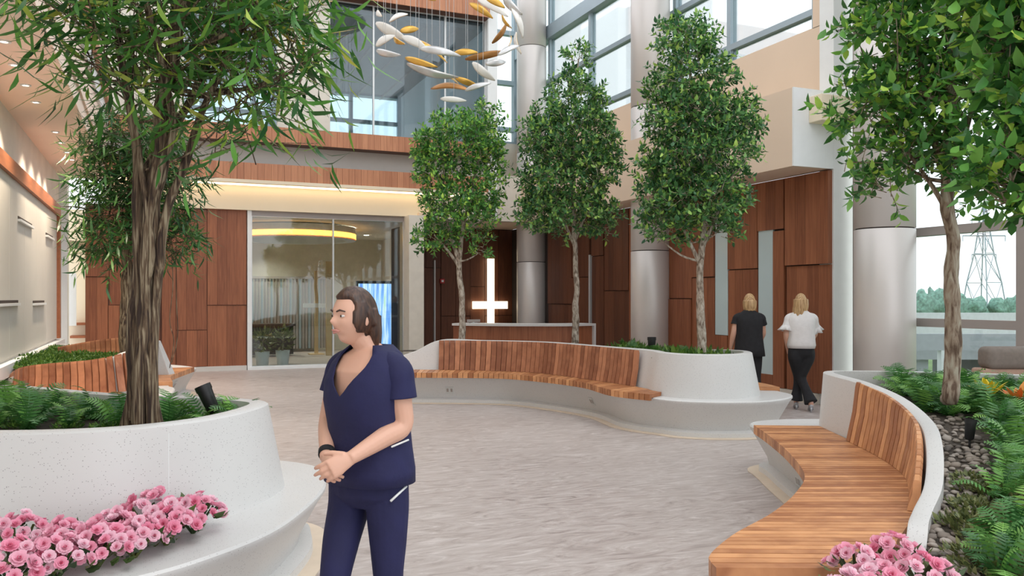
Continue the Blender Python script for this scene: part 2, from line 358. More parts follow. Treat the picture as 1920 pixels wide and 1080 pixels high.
# fascia bands over the back wall
XB1 = 7.45
obj('trim_7', box((-.93, 19.0, 3.53), (XB1, 20.9, 4.08)), M['cream'], kind='structure', label='cream cove band over the back wall')
obj('trim_8', box((-.93, 18.62, 4.08), (XB1, 19.3, 4.15)), M['cream'], kind='structure', label='cream lip of the light cove')
obj('cove_light', box((-.8, 18.80, 4.055), (XB1 - .2, 18.90, 4.078)), emit('cove_led', (1, .80, .55), 2.6), None, label='warm light strip hidden under the cream lip', cat='strip light')
def band(name, Y, z0, z1, label):
    w_ = obj(name, box((-.93, Y + .03, z0), (XB1, Y + .5, z1)), M['dpanel'], kind='structure', label=label)
    n = int((XB1 + .93) / .14)
    for i in range(n):
        x0 = -.93 + (XB1 + .93) * i / n; x1 = -.93 + (XB1 + .93) * (i + 1) / n
        obj('wood_strip', box((x0 + .002, Y, z0), (x1 - .002, Y + .03, z1)), M['band'], w_)
band('trim_9', 18.65, 4.15, 4.52, 'wood strip band above the light cove')
obj('trim_10', box((-.93, 18.95, 4.52), (XB1, 19.3, 4.97)), M['greyband'], kind='structure', label='grey fascia between the two wood bands')
band('trim_11', 18.55, 4.97, 5.32, 'wood strip band along the upper floor')
band('trim_12', 18.55, 8.38, 9.2, 'wood strip band at the top of the upper floor')
# upper floor behind the glass
U0, U1 = onY(617, 18.9)[1], XB1
obj('floor_upper', box((-1.7, 18.9, 5.2), (XB1, 27, 5.32)), M['greyband'], kind='structure', label='upper floor slab')
obj('ceiling_upper', box((-1.7, 19.05, 8.2), (XB1, 27, 8.38)), plain('grey_ceiling', (.36, .36, .36), .7), kind='structure', label='grey ceiling of the upper floor')
for i in range(9):
    obj('ceiling_baffle', box((.4 + i * .8, 19.2, 8.14), (.46 + i * .8, 26.8, 8.2)), M['mullw'], bpy.data.objects['ceiling_upper'])
pier0 = onY(519, 18.85)[1]
obj('wall_back_upper', merge(box((pier0, 18.8, 5.32), (U0, 19.1, 8.38)), box((-1.7, 18.8, 5.32), (onY(345, 18.85)[1], 19.1, 8.38))), M['stone'], kind='structure', label='pale stone piers of the upper floor')
def window(name, label, plane, a0, a1, z0, z1, cuts_a, cuts_z, mat, gmat, wd=.09, dp=.14):
    """plane ('X', x) or ('Y', y); bars and panes are parts"""
    ax, v = plane
    def B(a, b, c, d, e=0, g=0): return box((v + e, a, c), (v + g, b, d)) if ax == 'X' else box((a, v + e, c), (b, v + g, d))
    cc = B((a0 + a1) / 2, (a0 + a1) / 2, z0, z0)[0][0]
    r = empty(name, cc, label, kind='structure')
    az = [a0] + list(cuts_a) + [a1]; zz = [z0] + list(cuts_z) + [z1]
    for i, a in enumerate(az): obj('mullion', B(a - wd/2, a + wd/2, z0, z1, -dp/2, dp/2), mat, r)
    for i, z in enumerate(zz):
        for s, e in zip(az, az[1:]): obj('transom', B(s + wd/2, e - wd/2, z - wd/2, z + wd/2, -dp/2, dp/2), mat, r)
    for s, e in zip(az, az[1:]):
        for c, d in zip(zz, zz[1:]): obj('pane', B(s + wd/2, e - wd/2, c + wd/2, d - wd/2, -.006, .006), gmat, r)
    return r
xm = onY(700, 18.9)[1]
window('window_1', 'tall upper floor glazing behind the hanging mobile', ('Y', 18.9), U0, XB1, 5.32, 8.38, (xm, xm + 1.75), (), M['alu'], M['rglass'], .04, .06)
window('window_2', 'upper floor glazing behind the large tree crown', ('Y', 18.9), onY(345, 18.9)[1], pier0, 5.32, 8.38, (), (7.3,), M['mull'], M['rglass'], .06)
window('window_3', 'far window wall across the upper floor room', ('Y', 26.5), -1.7, 7.4, 5.32, 8.2, (-.2, 1.3, 2.8, 4.3, 5.8), (6.3, 7.3), M['mull'], M['glass'], .12)
obj('upper_cabinet', box((1.2, 25.6, 5.32), (3.4, 26.2, 6.15)), M['band'], None, label='low wooden cabinet by the far upper floor window', cat='cabinet')
obj('upper_counter', box((4.0, 24.6, 5.32), (5.3, 25.1, 6.2)), M['band'], None, label='wooden counter in the upper floor room', cat='counter')
obj('upper_column', lathe([(.3, 5.32), (.3, 8.2)], (3.0, 22.5, 0), 24), M['mull'], None, True, label='blue-grey round column inside the upper floor room', cat='column')
obj('wall_upper_return', box((XB1, 18.7, 3.53), (XB1 + .25, 26.9, 9.2)), M['white'], kind='structure', label='white end wall of the upper floor')

# ---- glazed chapel front
window('window_4', 'glazed front of the chapel beside the walnut wall', ('Y', YB), xg0, xg1, .06, 3.42, (xg0 + (xg1 - xg0) * .52,), (), M['alu'], glassy('chapel_glass', (.86, .93, .92), 1.0), .035, .08)
obj('trim_13', box((xg0 - .09, YB - .1, 0), (xg0, YB + .15, 3.53)), M['white'], kind='structure', label='white jamb of the chapel front')
obj('trim_14', box((xg0, YB - .06, 3.42), (xg1, YB + .15, 3.53)), M['mullw'], kind='structure', label='dark head beam of the chapel front')
obj('trim_15', box((xg1, 18.65, 0), (xg1 + .36, YB + .3, 3.53)), M['stone'], kind='structure', label='pale pier right of the chapel front')
obj('trim_16', box((xg0 - .09, YB - .12, 0), (xg1, YB + .12, .06)), M['white'], kind='structure', label='white sill of the chapel front')
obj('wall_chapel', merge(box((xg0 - .4, 25.5, 0), (9.0, 25.7, 3.4)), box((xg0 - .5, YB + .2, 0), (xg0 - .4, 25.7, 3.4))), M['stone'], kind='structure', label='pale wall inside the chapel')
obj('ceiling_chapel', box((xg0 - .5, YB + .15, 3.4), (7.4, 25.7, 3.52)), M['plaster'], kind='structure', label='ceiling of the chapel')
obj('wall_chapel_side', box((6.6, 21.5, 0), (6.8, 25.6, 3.4)), M['plaster'], kind='structure', label='side wall inside the chapel')
cr = [Vector((3.3 + 1.4 * math.cos(t), 21.6 + 1.5 * math.sin(t), 3.12)) for t in [2 * math.pi * k / 48 for k in range(48)]]
rl = empty('ring_light', (3.3, 21.6, 3.0), 'glowing orange oval ring under the chapel ceiling', 'ring light')
obj('ring_body', loft([offs(cr, .12, 3.38), offs(cr, .12, 3.06), offs(cr, -.12, 3.06), offs(cr, -.12, 3.38)], True), M['plaster'], rl)
obj('ring_glow', loft([offs(cr, .13, 3.10), offs(cr, .13, 3.22), offs(cr, .121, 3.22), offs(cr, .121, 3.10)] , True), emit('orange_ring', (1, .45, .08), 2.2), rl)
for i, (x, y, lb) in enumerate(((2.6, 20.8, 'round chapel ceiling light just behind the glass at left'), (4.6, 21.2, 'round chapel ceiling light beside the orange ring'), (5.6, 23.5, 'round chapel ceiling light above the blue screen'), (3.0, 24.4, 'round chapel ceiling light near the grey slatted screen'))):
    r = empty('chapel_downlight', (x, y, 3.39), lb, 'downlight', 'ceiling lights of the chapel')
    obj('lens', lathe([(.001, 0), (.07, 0), (.07, .01), (.001, .01)], r.location, 16), emit('chapel_glow', (1, .9, .75), 5), r)
    l = bpy.data.lights.new('chapel_beam', 'SPOT'); l.energy = 110; l.color = (1, .9, .76); l.spot_size = 2.3; l.spot_blend = 1; l.shadow_soft_size = .1
    lo = bpy.data.objects.new('chapel_beam', l); COL.objects.link(lo); lo.parent = r; lo.location = (0, 0, -.03)
# slatted grey curtain wall in the chapel
cw = empty('slatted_screen', (3.6, 24.9, 0), 'grey slatted screen along the chapel back wall', 'screen')
for i in range(34):
    x = 1.75 + i * .09; obj('slat', box((x, 24.85, .1), (x + .06, 24.93, 2.15)), M['mullw'] if i % 3 else M['mull'], cw)
obj('screen_rail', box((1.7, 24.82, 2.15), (4.85, 24.96, 2.22)), M['mullw'], cw)
cx = empty('chapel_cross', (onY(593, 23.5)[1], 23.5, 0), 'slim pale wooden cross standing in the glazed chapel', 'cross'); c0 = cx.location
M['gold_wood'] = plain('pale_gold_wood', (.62, .45, .24), .5)
obj('upright', box(c0 + Vector((-.05, -.04, .02)), c0 + Vector((.05, .04, 2.35))), M['gold_wood'], cx)
obj('crossbar', box(c0 + Vector((-.36, -.05, 1.32)), c0 + Vector((.36, .05, 1.44))), M['white'], cx)
obj('foot', box(c0 + Vector((-.2, -.2, 0)), c0 + Vector((.2, .2, .03))), M['gold_wood'], cx)
pp = empty('wooden_post', (onY(617, 23)[1], 23, 0), 'tall golden wooden post right of the chapel cross', 'post')
obj('post_shaft', box(pp.location + Vector((-.08, -.08, .0)), pp.location + Vector((.08, .08, 2.6))), M['gold_wood'], pp)
# wall screen with blue streaks
def screenmat():
    m, N, L, b = newmat('blue_screen_picture')
    tc = N.new('ShaderNodeTexCoord'); mp = N.new('ShaderNodeMapping'); mp.inputs['Rotation'].default_value = (0, math.radians(24), 0); mp.inputs['Scale'].default_value = (7, 1, .5)
    nz = N.new('ShaderNodeTexNoise'); nz.inputs['Scale'].default_value = 1.5; nz.inputs['Detail'].default_value = 3
    L.new(tc.outputs['Object'], mp.inputs[0]); L.new(mp.outputs[0], nz.inputs['Vector'])
    r = N.new('ShaderNodeValToRGB'); el = r.color_ramp.elements; el.new(.5); el.new(.6)
    for e, (p, c) in zip(el, [(.3, (.08, .2, .75)), (.48, (.25, .5, .95)), (.6, (.75, .88, 1)), (.75, (.45, .75, .45))]): e.position = p; e.color = (*c, 1)
    L.new(nz.outputs['Fac'], r.inputs[0]); L.new(r.outputs[0], b.inputs['Emission Color']); b.inputs['Emission Strength'].default_value = .75
    b.inputs['Base Color'].default_value = (.02, .02, .03, 1); return m
Ys = 22.0; sx0, sx1 = onY(672, Ys)[1], onY(752, Ys)[1]; sD = onY(710, Ys)[0]
sn = empty('wall_screen', ((sx0 + sx1) / 2, Ys, .28), 'bright screen showing blue light streaks inside the chapel', 'screen')
obj('bezel', box((sx0 - .05, Ys, .25), (sx1 + .05, Ys + .1, zat(527, sD))), M['black'], sn)
obj('display', box((sx0, Ys - .01, .3), (sx1, Ys, zat(532, sD))), screenmat(), sn)
obj('stand', box(((sx0+sx1)/2 - .4, Ys - .1, 0), ((sx0+sx1)/2 + .4, Ys + .3, .26)), M['black'], sn)
ob = obj('chapel_bench', merge(box((2.0, 23.2, .05), (3.5, 23.7, .82)), box((1.95, 23.15, .82), (3.55, 23.75, .88))), M['dark'], None, label='dark console inside the chapel behind the plants', cat='console')

# ---- alcove with the lit cross
YC = 21.2; xa0 = xg1 + .36
wa = obj('wall_alcove', merge(box((xa0, YC, 0), (XR + .2, YC + .2, 3.5)), box((xa0 - .1, YB + .3, 0), (xa0, YC, 3.5))), M['dark'], kind='structure', label='dark walnut alcove wall behind the desk')
xs = xa0; rr = random.Random(5); k = 0
while xs < XR - .05:
    x2 = min(xs + .42, XR); zc = rr.choice([1.1, 1.9, 2.4])
    for z0, z1, t in ((.1, zc, rr.uniform(.02, .06)), (zc, 3.48, rr.uniform(.02, .06))):
        panelY(wa, xs, x2, z0, z1, YC, t, M['dpanel'])
    xs = x2; k += 1
for px in (815, 969):
    x = onY(px, YC - .1)[1]; obj('lit_edge_strip', box((x - .02, YC - .12, .1), (x + .02, YC - .02, 2.6)), M['alu'], wa)  # pale metal strip stands in for a lit panel edge
cD = onY(921, YC - .2)[0]; cX = onY(921, YC - .2)[1]; Yc = YC - .2
cr_ = empty('lit_cross', (cX, Yc, .1), 'glowing white wall cross behind the reception desk', 'cross'); em = emit('cross_glow', (1, .84, .58), 1.5)
hw = 6.5 / F * cD; zt = zat(485, cD); zh0, zh1 = zat(579, cD), zat(565, cD)
obj('upright', box((cX - hw, Yc, .3), (cX + hw, Yc + .06, zt)), em, cr_)
obj('crossbar', merge(box((onY(887, Yc)[1], Yc, zh0), (cX - hw, Yc + .06, zh1)), box((cX + hw, Yc, zh0), (onY(952, Yc)[1], Yc + .06, zh1))), em, cr_)
obj('mounting_bar', box((cX - .04, Yc + .06, .1), (cX + .04, Yc + .2, zt - .1)), M['black'], cr_)
al = empty('fire_alarm', (onY(829, YC - .1)[1], YC - .1, zat(527, onY(829, YC - .1)[0])), 'tiny red fire alarm on the dark alcove wall', 'alarm')
obj('alarm_body', box(al.location + Vector((-.06, -.03, -.06)), al.location + Vector((.06, .05, .06))), plain('alarm_red', (.5, .03, .03), .4), al)
obj('alarm_strobe', box(al.location + Vector((-.03, -.045, -.03)), al.location + Vector((.03, -.03, .03))), M['white'], al)

# ---- right wall: bulkhead, walnut wall, clerestory, columns
XBK, YE = 8.4, 9.28
obj('ceiling_bulkhead', box((XBK, YE, 3.49), (XR - .012, YC + .2, 4.62)), M['beige'], kind='structure', label='beige bulkhead over the walnut side wall')
obj('ceiling_alcove', box((xa0 - .05, 18.9, 3.49), (XBK, YC + .2, 3.62)), M['beige'], kind='structure', label='alcove ceiling over the cross')
obj('trim_17', box((xa0 + .3, 18.85, 3.49), (XBK, 19.0, 4.62)), M['stone'], kind='structure', label='pale bulkhead over the alcove')
obj('wall_right_upper', box((9.3, YE, 4.62), (9.55, YC + .2, 5.75)), M['beige'], kind='structure', label='beige wall below the clerestory windows')
obj('trim_18', box((XBK, YE - .03, 3.49), (XR - .012, YE, 4.62)), M['white'], kind='structure', label='white end face of the bulkhead')
e0 = PD(1522, 185, 11.7); 
obj('wall_sconce', box((onY(1523, YE - .1)[1], YE - .28, 4.12), (onY(1600, YE - .1)[1], YE - .03, 4.50)), M['cream'], None, label='cream box sconce on the white bulkhead end', cat='sconce', bevel=.01)
obj('trim_19', box((XR - .01, YE - .03, 0), (XR + .4, YE + .25, 10)), M['white'], kind='structure', label='white end strip of the walnut side wall')
obj('trim_20', box((9.3, YE + .25, 5.74), (9.55, YE + .55, 10)), M['beige'], kind='structure', label='beige jamb of the clerestory')
wr = obj('wall_right', box((XR, YE + .25, 0), (XR + .3, YC, 3.49)), M['dark'], kind='structure', label='walnut panelled side wall on the right')
def rz(py, px): return zat(py, onX(px, XR)[0])
def ry(px): return onX(px, XR)[1]
RP = [(1562, 1479, 300, 497, .09), (1562, 1479, 497, 744, .05), (1475, 1424, 310, 432, .055), (1475, 1453, 432, 742, .05), (1424, 1368, 310, 505, .05),
      (1424, 1368, 505, 738, .035), (1368, 1343, 310, 386, .045), (1368, 1343, 628, 735, .045), (1343, 1300, 310, 520, .06), (1343, 1300, 520, 730, .03),
      (1300, 1240, 320, 560, .03), (1300, 1240, 560, 725, .06), (1453, 1424, 700, 742, .04),
      (1240, 1183, 330, 640, .05), (1240, 1183, 640, 718, .05), (1183, 1160, 330, 545, .06), (1183, 1135, 545, 712, .03), (1160, 1135, 330, 545, .03),
      (1135, 1112, 330, 480, .05), (1135, 1112, 480, 710, .035), (1108, 1075, 340, 520, .04), (1108, 1075, 520, 705, .06), (1075, 1030, 340, 570, .05), (1075, 1030, 570, 700, .03)]
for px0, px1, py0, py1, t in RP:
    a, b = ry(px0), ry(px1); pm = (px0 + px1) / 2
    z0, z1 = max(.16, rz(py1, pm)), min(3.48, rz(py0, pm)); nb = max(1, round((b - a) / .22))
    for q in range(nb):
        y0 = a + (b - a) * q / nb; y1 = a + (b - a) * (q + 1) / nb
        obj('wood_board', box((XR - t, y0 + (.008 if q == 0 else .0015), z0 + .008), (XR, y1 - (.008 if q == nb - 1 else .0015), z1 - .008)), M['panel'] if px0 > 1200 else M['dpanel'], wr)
obj('lit_edge_strip', box((XR - .07, ry(1111), .16), (XR - .001, ry(1111) + .06, rz(478, 1110))), M['alu'], wr)  # another lit panel edge, painted as a thin pale strip
for px0, px1, py0, py1 in ((1368, 1343, 386, 628), (1453, 1424, 432, 702)):
    pm = (px0 + px1) / 2
    g = obj('glass_slot', box((XR - .03, ry(px0) + .01, rz(py1, pm)), (XR + .01, ry(px1) - .01, rz(py0, pm))), M['slotglass'], wr, label='pale blue glass slot')
obj('baseboard_right', box((XR - .1, YE + .25, 0), (XR, YC, .16)), M['stone'], kind='structure')
def mcut(*px): return sorted(onX(p, 9.4)[1] for p in px)
cy0, cy1 = YE + .55, YC
window('window_5', 'clerestory glazing above the beige side wall', ('X', 9.4), cy0, cy1, 5.70, 10.2, mcut(1372, 1270, 1110, 1034), (6.02, 7.19), M['mull'], M['glass'], .10, .14)
obj('trim_21', box((9.25, cy0, 8.25), (9.5, cy1, 8.58)), M['mull'], kind='structure', label='deep horizontal beam across the clerestory')
window('window_6', 'narrow clerestory in the far corner', ('Y', YC + .1), XB1 + .3, 9.3, 5.9, 10.2, (), (6.3, 7.6, 9.0), M['mull'], M['glass'], .12, .18)
obj('wall_corner_upper', box((XB1 + .25, YC, 3.6), (9.4, YC + .25, 5.9)), M['stone'], kind='structure', label='pale wall under the far corner clerestory')
for i, (Y, lab) in enumerate(((8.1, 'silver clad column beside the tall window'), (13.75, 'silver clad column between walnut wall and middle planter'), (19.3, 'silver clad column beside the lit cross'))):
    c = empty('round_column', (8.9, Y, 0), lab, 'column'); z = 0
    for z0, z1 in ((0, 2.5), (2.515, 5.3), (5.315, 8.0), (8.015, 10.4)):
        obj('cladding', lathe([(.372, z0), (.38, z0 + .006), (.38, z1 - .006), (.372, z1)], c.location, 48), M['metal'], c, True)
    obj('core', lathe([(.36, 0), (.36, 10.4)], c.location, 24), M['dark'], c, True)
# tall window on the right, with what lies outside
window('window_7', 'tall window wall at the right overlooking the overpass', ('X', 9.4), -6.0, 9.0, .05, 10.2, (-4.4, -2.8, -1.2, .4, 2.0, 3.6, 5.1, 6.52), (1.27, 2.47, 4.6, 7.2), M['mullw'], M['glass'], .11, .16)
# ================================================================== OUTSIDE
obj('ground_outside', box((9.7, -60, -5.2), (420, 260, -5)), plain('grass_ground', (.12, .2, .06), .95, noise_amt=.4, scale=.3), kind='structure', label='green ground outside')
M['bridge'] = plain('pale_concrete_bridge', (.55, .56, .58), .8); M['bridged'] = plain('grey_concrete_bridge', (.30, .31, .34), .85)
ov = empty('overpass', C(26, 46, -5), 'pale concrete road overpass seen through the tall window', 'overpass')
def obx(lat0, lat1, D0, D1, z0, z1):
    q = [C(lat0, D0), C(lat1, D0), C(lat1, D1), C(lat0, D1)]
    return loft([[p + Vector((0, 0, z0)) for p in q], [p + Vector((0, 0, z1)) for p in q]], True, True, True)
obj('parapet', obx(14, 60, 46, 46.4, .15, .75), M['bridge'], ov)
obj('deck', obx(14, 60, 46, 56, -.45, .15), M['bridge'], ov)
obj('girder', obx(14, 60, 46.6, 55, -1.9, -.45), M['bridged'], ov)
for lt in (22.2, 27.5, 33, 40):
    obj('pier', obx(lt, lt + 1.5, 47, 54, -5, -1.9), M['bridged'], ov)
ro = obj('rail_barrier', obx(10, 60, 30, 30.3, -.32, .28), M['bridged'], None, label='grey concrete barrier wall outside the tall window', cat='barrier')
for lt in (11, 13.2, 15.6, 18, 21, 24): obj('barrier_post', obx(lt, lt + .55, 30.0, 30.3, -5, -.32), M['bridge'], ro)
# transmission tower
tw = empty('transmission_tower', C((1845-960)/F*190, 190, -5), 'lattice power transmission tower on the horizon', 'tower'); t0 = tw.location
M['lattice'] = plain('tower_steel', (.30, .36, .40), .6)
tz = lambda py: zat(py, 190)
lv = [(-5, 3.6), (tz(530), 2.5), (tz(475), 1.4), (tz(437), .9), (tz(410), .7), (tz(388), .2)]
for sx in (-1, 1):
    for sy in (-1, 1):
        obj('tower_leg', tube([t0 + Vector((sx*h, sy*h, z + 5)) for z, h in lv], .16, 5), M['lattice'], tw)
gb = []
for (z0, h0), (z1, h1) in zip(lv, lv[1:]):
    for sy in (-1, 1):
        gb += [tube([t0 + Vector((-h0, sy*h0, z0 + 5)), t0 + Vector((h1, sy*h1, z1 + 5))], .09, 4), tube([t0 + Vector((h0, sy*h0, z0 + 5)), t0 + Vector((-h1, sy*h1, z1 + 5))], .09, 4)]
        gb += [tube([t0 + Vector((sy*h0, -h0, z0 + 5)), t0 + Vector((sy*h1, h1, z1 + 5))], .09, 4), tube([t0 + Vector((-h1, sy*h1, z1 + 5)), t0 + Vector((h1, sy*h1, z1 + 5))], .09, 4)]
obj('bracing', merge(*gb), M['lattice'], tw)
for py, hw_ in ((477, 2.8), (442, 4.9), (410, 2.8)):
    z = tz(py) + 5
    obj('cross_arm', merge(tube([t0 + RT*(-hw_) + Vector((0,0,z)), t0 + RT*hw_ + Vector((0,0,z))], .14, 5), tube([t0 + RT*(-hw_) + Vector((0,0,z)), t0 + RT*(-hw_) + Vector((0,0,z-1.3))], .1, 4),
        tube([t0 + RT*hw_ + Vector((0,0,z)), t0 + RT*hw_ + Vector((0,0,z-1.3))], .1, 4)), M['lattice'], tw)
# far trees as crowns of leaf clumps on trunks
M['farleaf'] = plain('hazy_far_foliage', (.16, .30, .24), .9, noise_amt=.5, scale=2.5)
def crown(c, r, seed):
    b = bmesh.new(); bmesh.ops.create_icosphere(b, subdivisions=3, radius=1)
    for v in b.verts:
        d = v.co.copy(); k = 1 + .45 * noise.noise(d * 2.3 + Vector((seed, 0, 0))) + .25 * noise.noise(d * 6 + Vector((0, seed, 0)))
        v.co = Vector((d.x * r[0] * k, d.y * r[1] * k, d.z * r[2] * k)) + c
    g = ([v.co.copy() for v in b.verts], [tuple(v.index for v in f.verts) for f in b.faces]); b.free(); return g
far = [(1728, 578, 555, 120, 'leftmost hazy tree beyond the overpass'), (1757, 578, 550, 125, 'tallest hazy tree in the line beyond the overpass'), (1795, 580, 560, 130, 'hazy tree behind the pale trunk beyond the overpass'),
       (1825, 580, 566, 150, 'low hazy tree at the foot of the transmission tower'), (1872, 580, 567, 150, 'hazy tree right of the transmission tower'), (1905, 580, 563, 140, 'hazy tree beside the window mullion'), (1690, 579, 560, 135, 'hazy tree behind the silver column outside'),
       (1950, 579, 558, 130, 'hazy tree past the window mullion')]
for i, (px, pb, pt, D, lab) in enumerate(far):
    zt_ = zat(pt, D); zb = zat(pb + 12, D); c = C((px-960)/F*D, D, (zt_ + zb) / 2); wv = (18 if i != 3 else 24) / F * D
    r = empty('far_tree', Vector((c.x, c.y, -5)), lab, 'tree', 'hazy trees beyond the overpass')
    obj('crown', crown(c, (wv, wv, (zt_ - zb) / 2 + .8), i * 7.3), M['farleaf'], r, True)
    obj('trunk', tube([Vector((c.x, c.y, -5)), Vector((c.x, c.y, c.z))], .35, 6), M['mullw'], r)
# ================================================================== PLANTERS WITH BENCHES
def LD(pts, closed=True, n=6):                # (lat, depth[, z]) control points to a smooth world loop
    return catmull([C(p[0], p[1], p[2] if len(p) > 2 else 0) for p in pts], n, closed)
def island(root, ledge, wall, lean=.10, rim=.11, bedz=None, centre=None, seatz=.43):
    """concrete base with a ledge, an upper planter wall with a sloped face, and soil"""
    E = [Vector((p.x, p.y, 0)) for p in ledge]
    loops = [offs(E, -.08, 0), offs(E, -.085, .055), offs(E, -.17, .075), offs(E, -.155, .14), offs(E, -.03, .36), offs(E, 0, .40), offs(E, 0, seatz - .012), offs(E, -.012, seatz)]
    g = loft(loops, True, True, True)
    o = obj('base', g, M['conc'], root, True); md = o.modifiers.new('es', 'EDGE_SPLIT'); md.split_angle = math.radians(40)
    bo = obj('floor_border', loft([offs(E, .02, 0.001), offs(E, .02, .008), offs(E, -.10, .008), offs(E, -.10, .001)] + [offs(E, .02, 0.001)], True), M['curb'], root)
    Wl = [p.copy() for p in wall]
    outb = [Vector((p.x, p.y, seatz - .02)) for p in Wl]
    hh = [max(.0, (p.z - seatz)) / .5 for p in Wl]
    base2 = [Vector((p.x, p.y, 0)) for p in Wl]
    ot = offs(base2, -lean); it = offs(base2, -lean - rim); ib = offs(base2, -lean - rim + .01)
    outt = [Vector((b.x + (o_.x - b.x) * h, b.y + (o_.y - b.y) * h, p.z)) for b, o_, h, p in zip(base2, ot, hh, Wl)]
    ou2 = [a + Vector((0, 0, .008)) + (Vector((i_.x, i_.y, 0)) - Vector((a.x, a.y, 0))).normalized() * .012 for a, i_ in zip(outt, it)]
    int_ = [a + (Vector((i_.x, i_.y, 0)) - Vector((o_.x, o_.y, 0))) + Vector((0, 0, .008)) for a, i_, o_ in zip(outt, it, ot)]
    inb = [Vector((a.x, a.y, .30)) for a in int_]
    g = loft([outb, outt, ou2, int_, inb, outb], True)
    o = obj('planter_wall', g, M['conc'], root, True); md = o.modifiers.new('es', 'EDGE_SPLIT'); md.split_angle = math.radians(35)
    if bedz:
        v = [Vector((q.x, q.y, bedz(q))) for q in inb]
        f = [tuple(t) for t in tessellate_polygon([[Vector((q.x, q.y, 0)) for q in inb]])]
        so = obj('soil', (v, f), M['soil'], root, True)
        return BVHTree.FromPolygons([tuple(p) for p in v], f)
LIP = .05
def inset_near(ledge, fes, d=.075):           # the concrete steps back under the timber seats
    inn = offs([Vector((p.x, p.y, 0)) for p in ledge], -d); out = []
    for p, q in zip(ledge, inn):
        m = min((Vector((p.x, p.y, 0)) - Vector((r.x, r.y, 0))).length for r in fes); k = min(1, max(0, (.35 - m) / .25)); out.append(Vector((p.x, p.y, 0)).lerp(q, k))
    return out
def slats(root, name, Fp, Bp, n, th, gap=.12, mat=None, up=None, prof=None):
    """n boards between two rails; thickness th along `up` (seat) or along the given normal (backs)"""
    a = resample(Fp, 2 * n + 1) if len(Fp) != 2*n+1 else Fp; b = resample(Bp, 2 * n + 1)
    for i in range(n):
        f0, f1 = a[2*i].lerp(a[2*i+1], gap), a[2*i+2].lerp(a[2*i+1], gap)
        b0, b1 = b[2*i].lerp(b[2*i+1], gap), b[2*i+2].lerp(b[2*i+1], gap)
        if up is not None:
            u = Vector((0, 0, th)); o0, o1 = (b0 - f0).normalized() * LIP, (b1 - f1).normalized() * LIP    # boards overhang the concrete with a front lip
            lower = [f0, f1, b1, b0]; g = loft([lower, [p + u for p in lower]], True, True, True)
            lp = [f0, f1, f1 + o1, f0 + o0]; dn = Vector((0, 0, -.03))
            g = merge(g, loft([[p + dn for p in lp], [p + Vector((0, 0, .002)) for p in lp]], True, True, True))
        else:
            t = (f1 - f0); nn = t.cross(Vector((0, 0, 1))); nn.normalize(); nn *= th * (1 if prof is None else prof)
            L = []
            for s, bulge, tk in ((0, 0, 1), (.5, -.25, 1), (.92, 0, 1), (1.0, .35, .55)):
                p0, p1 = f0.lerp(b0, s) + nn * bulge, f1.lerp(b1, s) + nn * bulge
                L.append([p0, p1, p1 + nn * tk, p0 + nn * tk])
            g = loft(L, True, True, True)
        obj(name, g, mat or M['slat'], root, bevel=0)

# ---- near left planter
L1_wall = LD([(-1.40, 4.9, .94), (-1.55, 4.35, .94), (-1.95, 3.97, .94), (-2.55, 3.85, .94), (-3.2, 3.95, .94), (-3.7, 4.4, .94), (-4.1, 5.2, .94), (-4.22, 5.95, .94), (-3.7, 6.25, .94), (-2.6, 5.7, .94), (-1.9, 5.52, .94), (-1.48, 5.28, .94)])
L1_ledge = LD([(-1.24, 5.45), (-1.15, 5.0), (-1.19, 4.23), (-1.37, 3.74), (-1.6, 3.43), (-2.0, 3.15), (-2.6, 3.0), (-3.2, 3.2), (-3.6, 3.9), (-3.95, 4.8), (-4.2, 5.6), (-4.35, 6.1), (-3.7, 6.5), (-2.4, 6.15), (-1.75, 5.98), (-1.38, 5.76)])
L1 = empty('planter', C(-2.5, 4.7), 'low white terrazzo planter in the left foreground around the big tree', 'planter')
bed1 = island(L1, L1_ledge, L1_wall, .10, .11, lambda p: .80, C(-2.7, 4.8))
# ---- right planter with the long curved bench
R_wall = LD([(2.74, 7.38, .935), (2.68, 6.5, .925), (2.65, 5.85, .885), (2.55, 5.25, .81), (2.37, 4.78, .74), (2.13, 4.3, .63), (1.93, 4.0, .57), (1.81, 3.8, .54), (1.74, 3.62, .42), (1.74, 3.3, .40), (1.95, 2.9, .40), (2.5, 2.55, .40), (3.3, 2.35, .42), (4.5, 2.5, .55), (5.5, 3.6, .8), (5.6, 5.4, .94), (5.0, 6.6, .94), (4.1, 7.15, .94), (3.3, 7.4, .94)])
R_ledge = LD([(2.14, 7.45), (2.02, 6.0), (1.87, 5.25), (1.63, 4.73), (1.36, 4.3), (1.07, 3.93), (.86, 3.62), (.80, 3.40), (.92, 3.1), (1.4, 2.7), (2.4, 2.2), (4.0, 2.0), (5.6, 3.0), (5.9, 5.2), (5.3, 6.9), (4.2, 7.6), (3.2, 7.95), (2.45, 7.9)])
R = empty('planter_bench', C(2.6, 5.0), 'curved teak slat bench built into the right foreground planter', 'bench')
def bedR(p):
    d = p.dot(FW); return min(.80, .45 + .09 * max(0, d - 3.2))
FE_R = catmull([C(*p) for p in ((2.13, 7.28), (2.01, 6.0), (1.86, 5.25), (1.62, 4.73), (1.35, 4.3), (1.06, 3.93), (.87, 3.62), (.85, 3.43))], 10)
bed2 = island(R, inset_near(R_ledge, FE_R), R_wall, .04, .085, bedR, C(3.8, 4.9))
fe = catmull([C(*p, .432) for p in ((2.13, 7.28), (2.09, 6.7), (2.01, 6.0), (1.86, 5.25), (1.62, 4.73), (1.35, 4.3), (1.06, 3.93), (.87, 3.62), (.845, 3.5), (.85, 3.43))], 10)
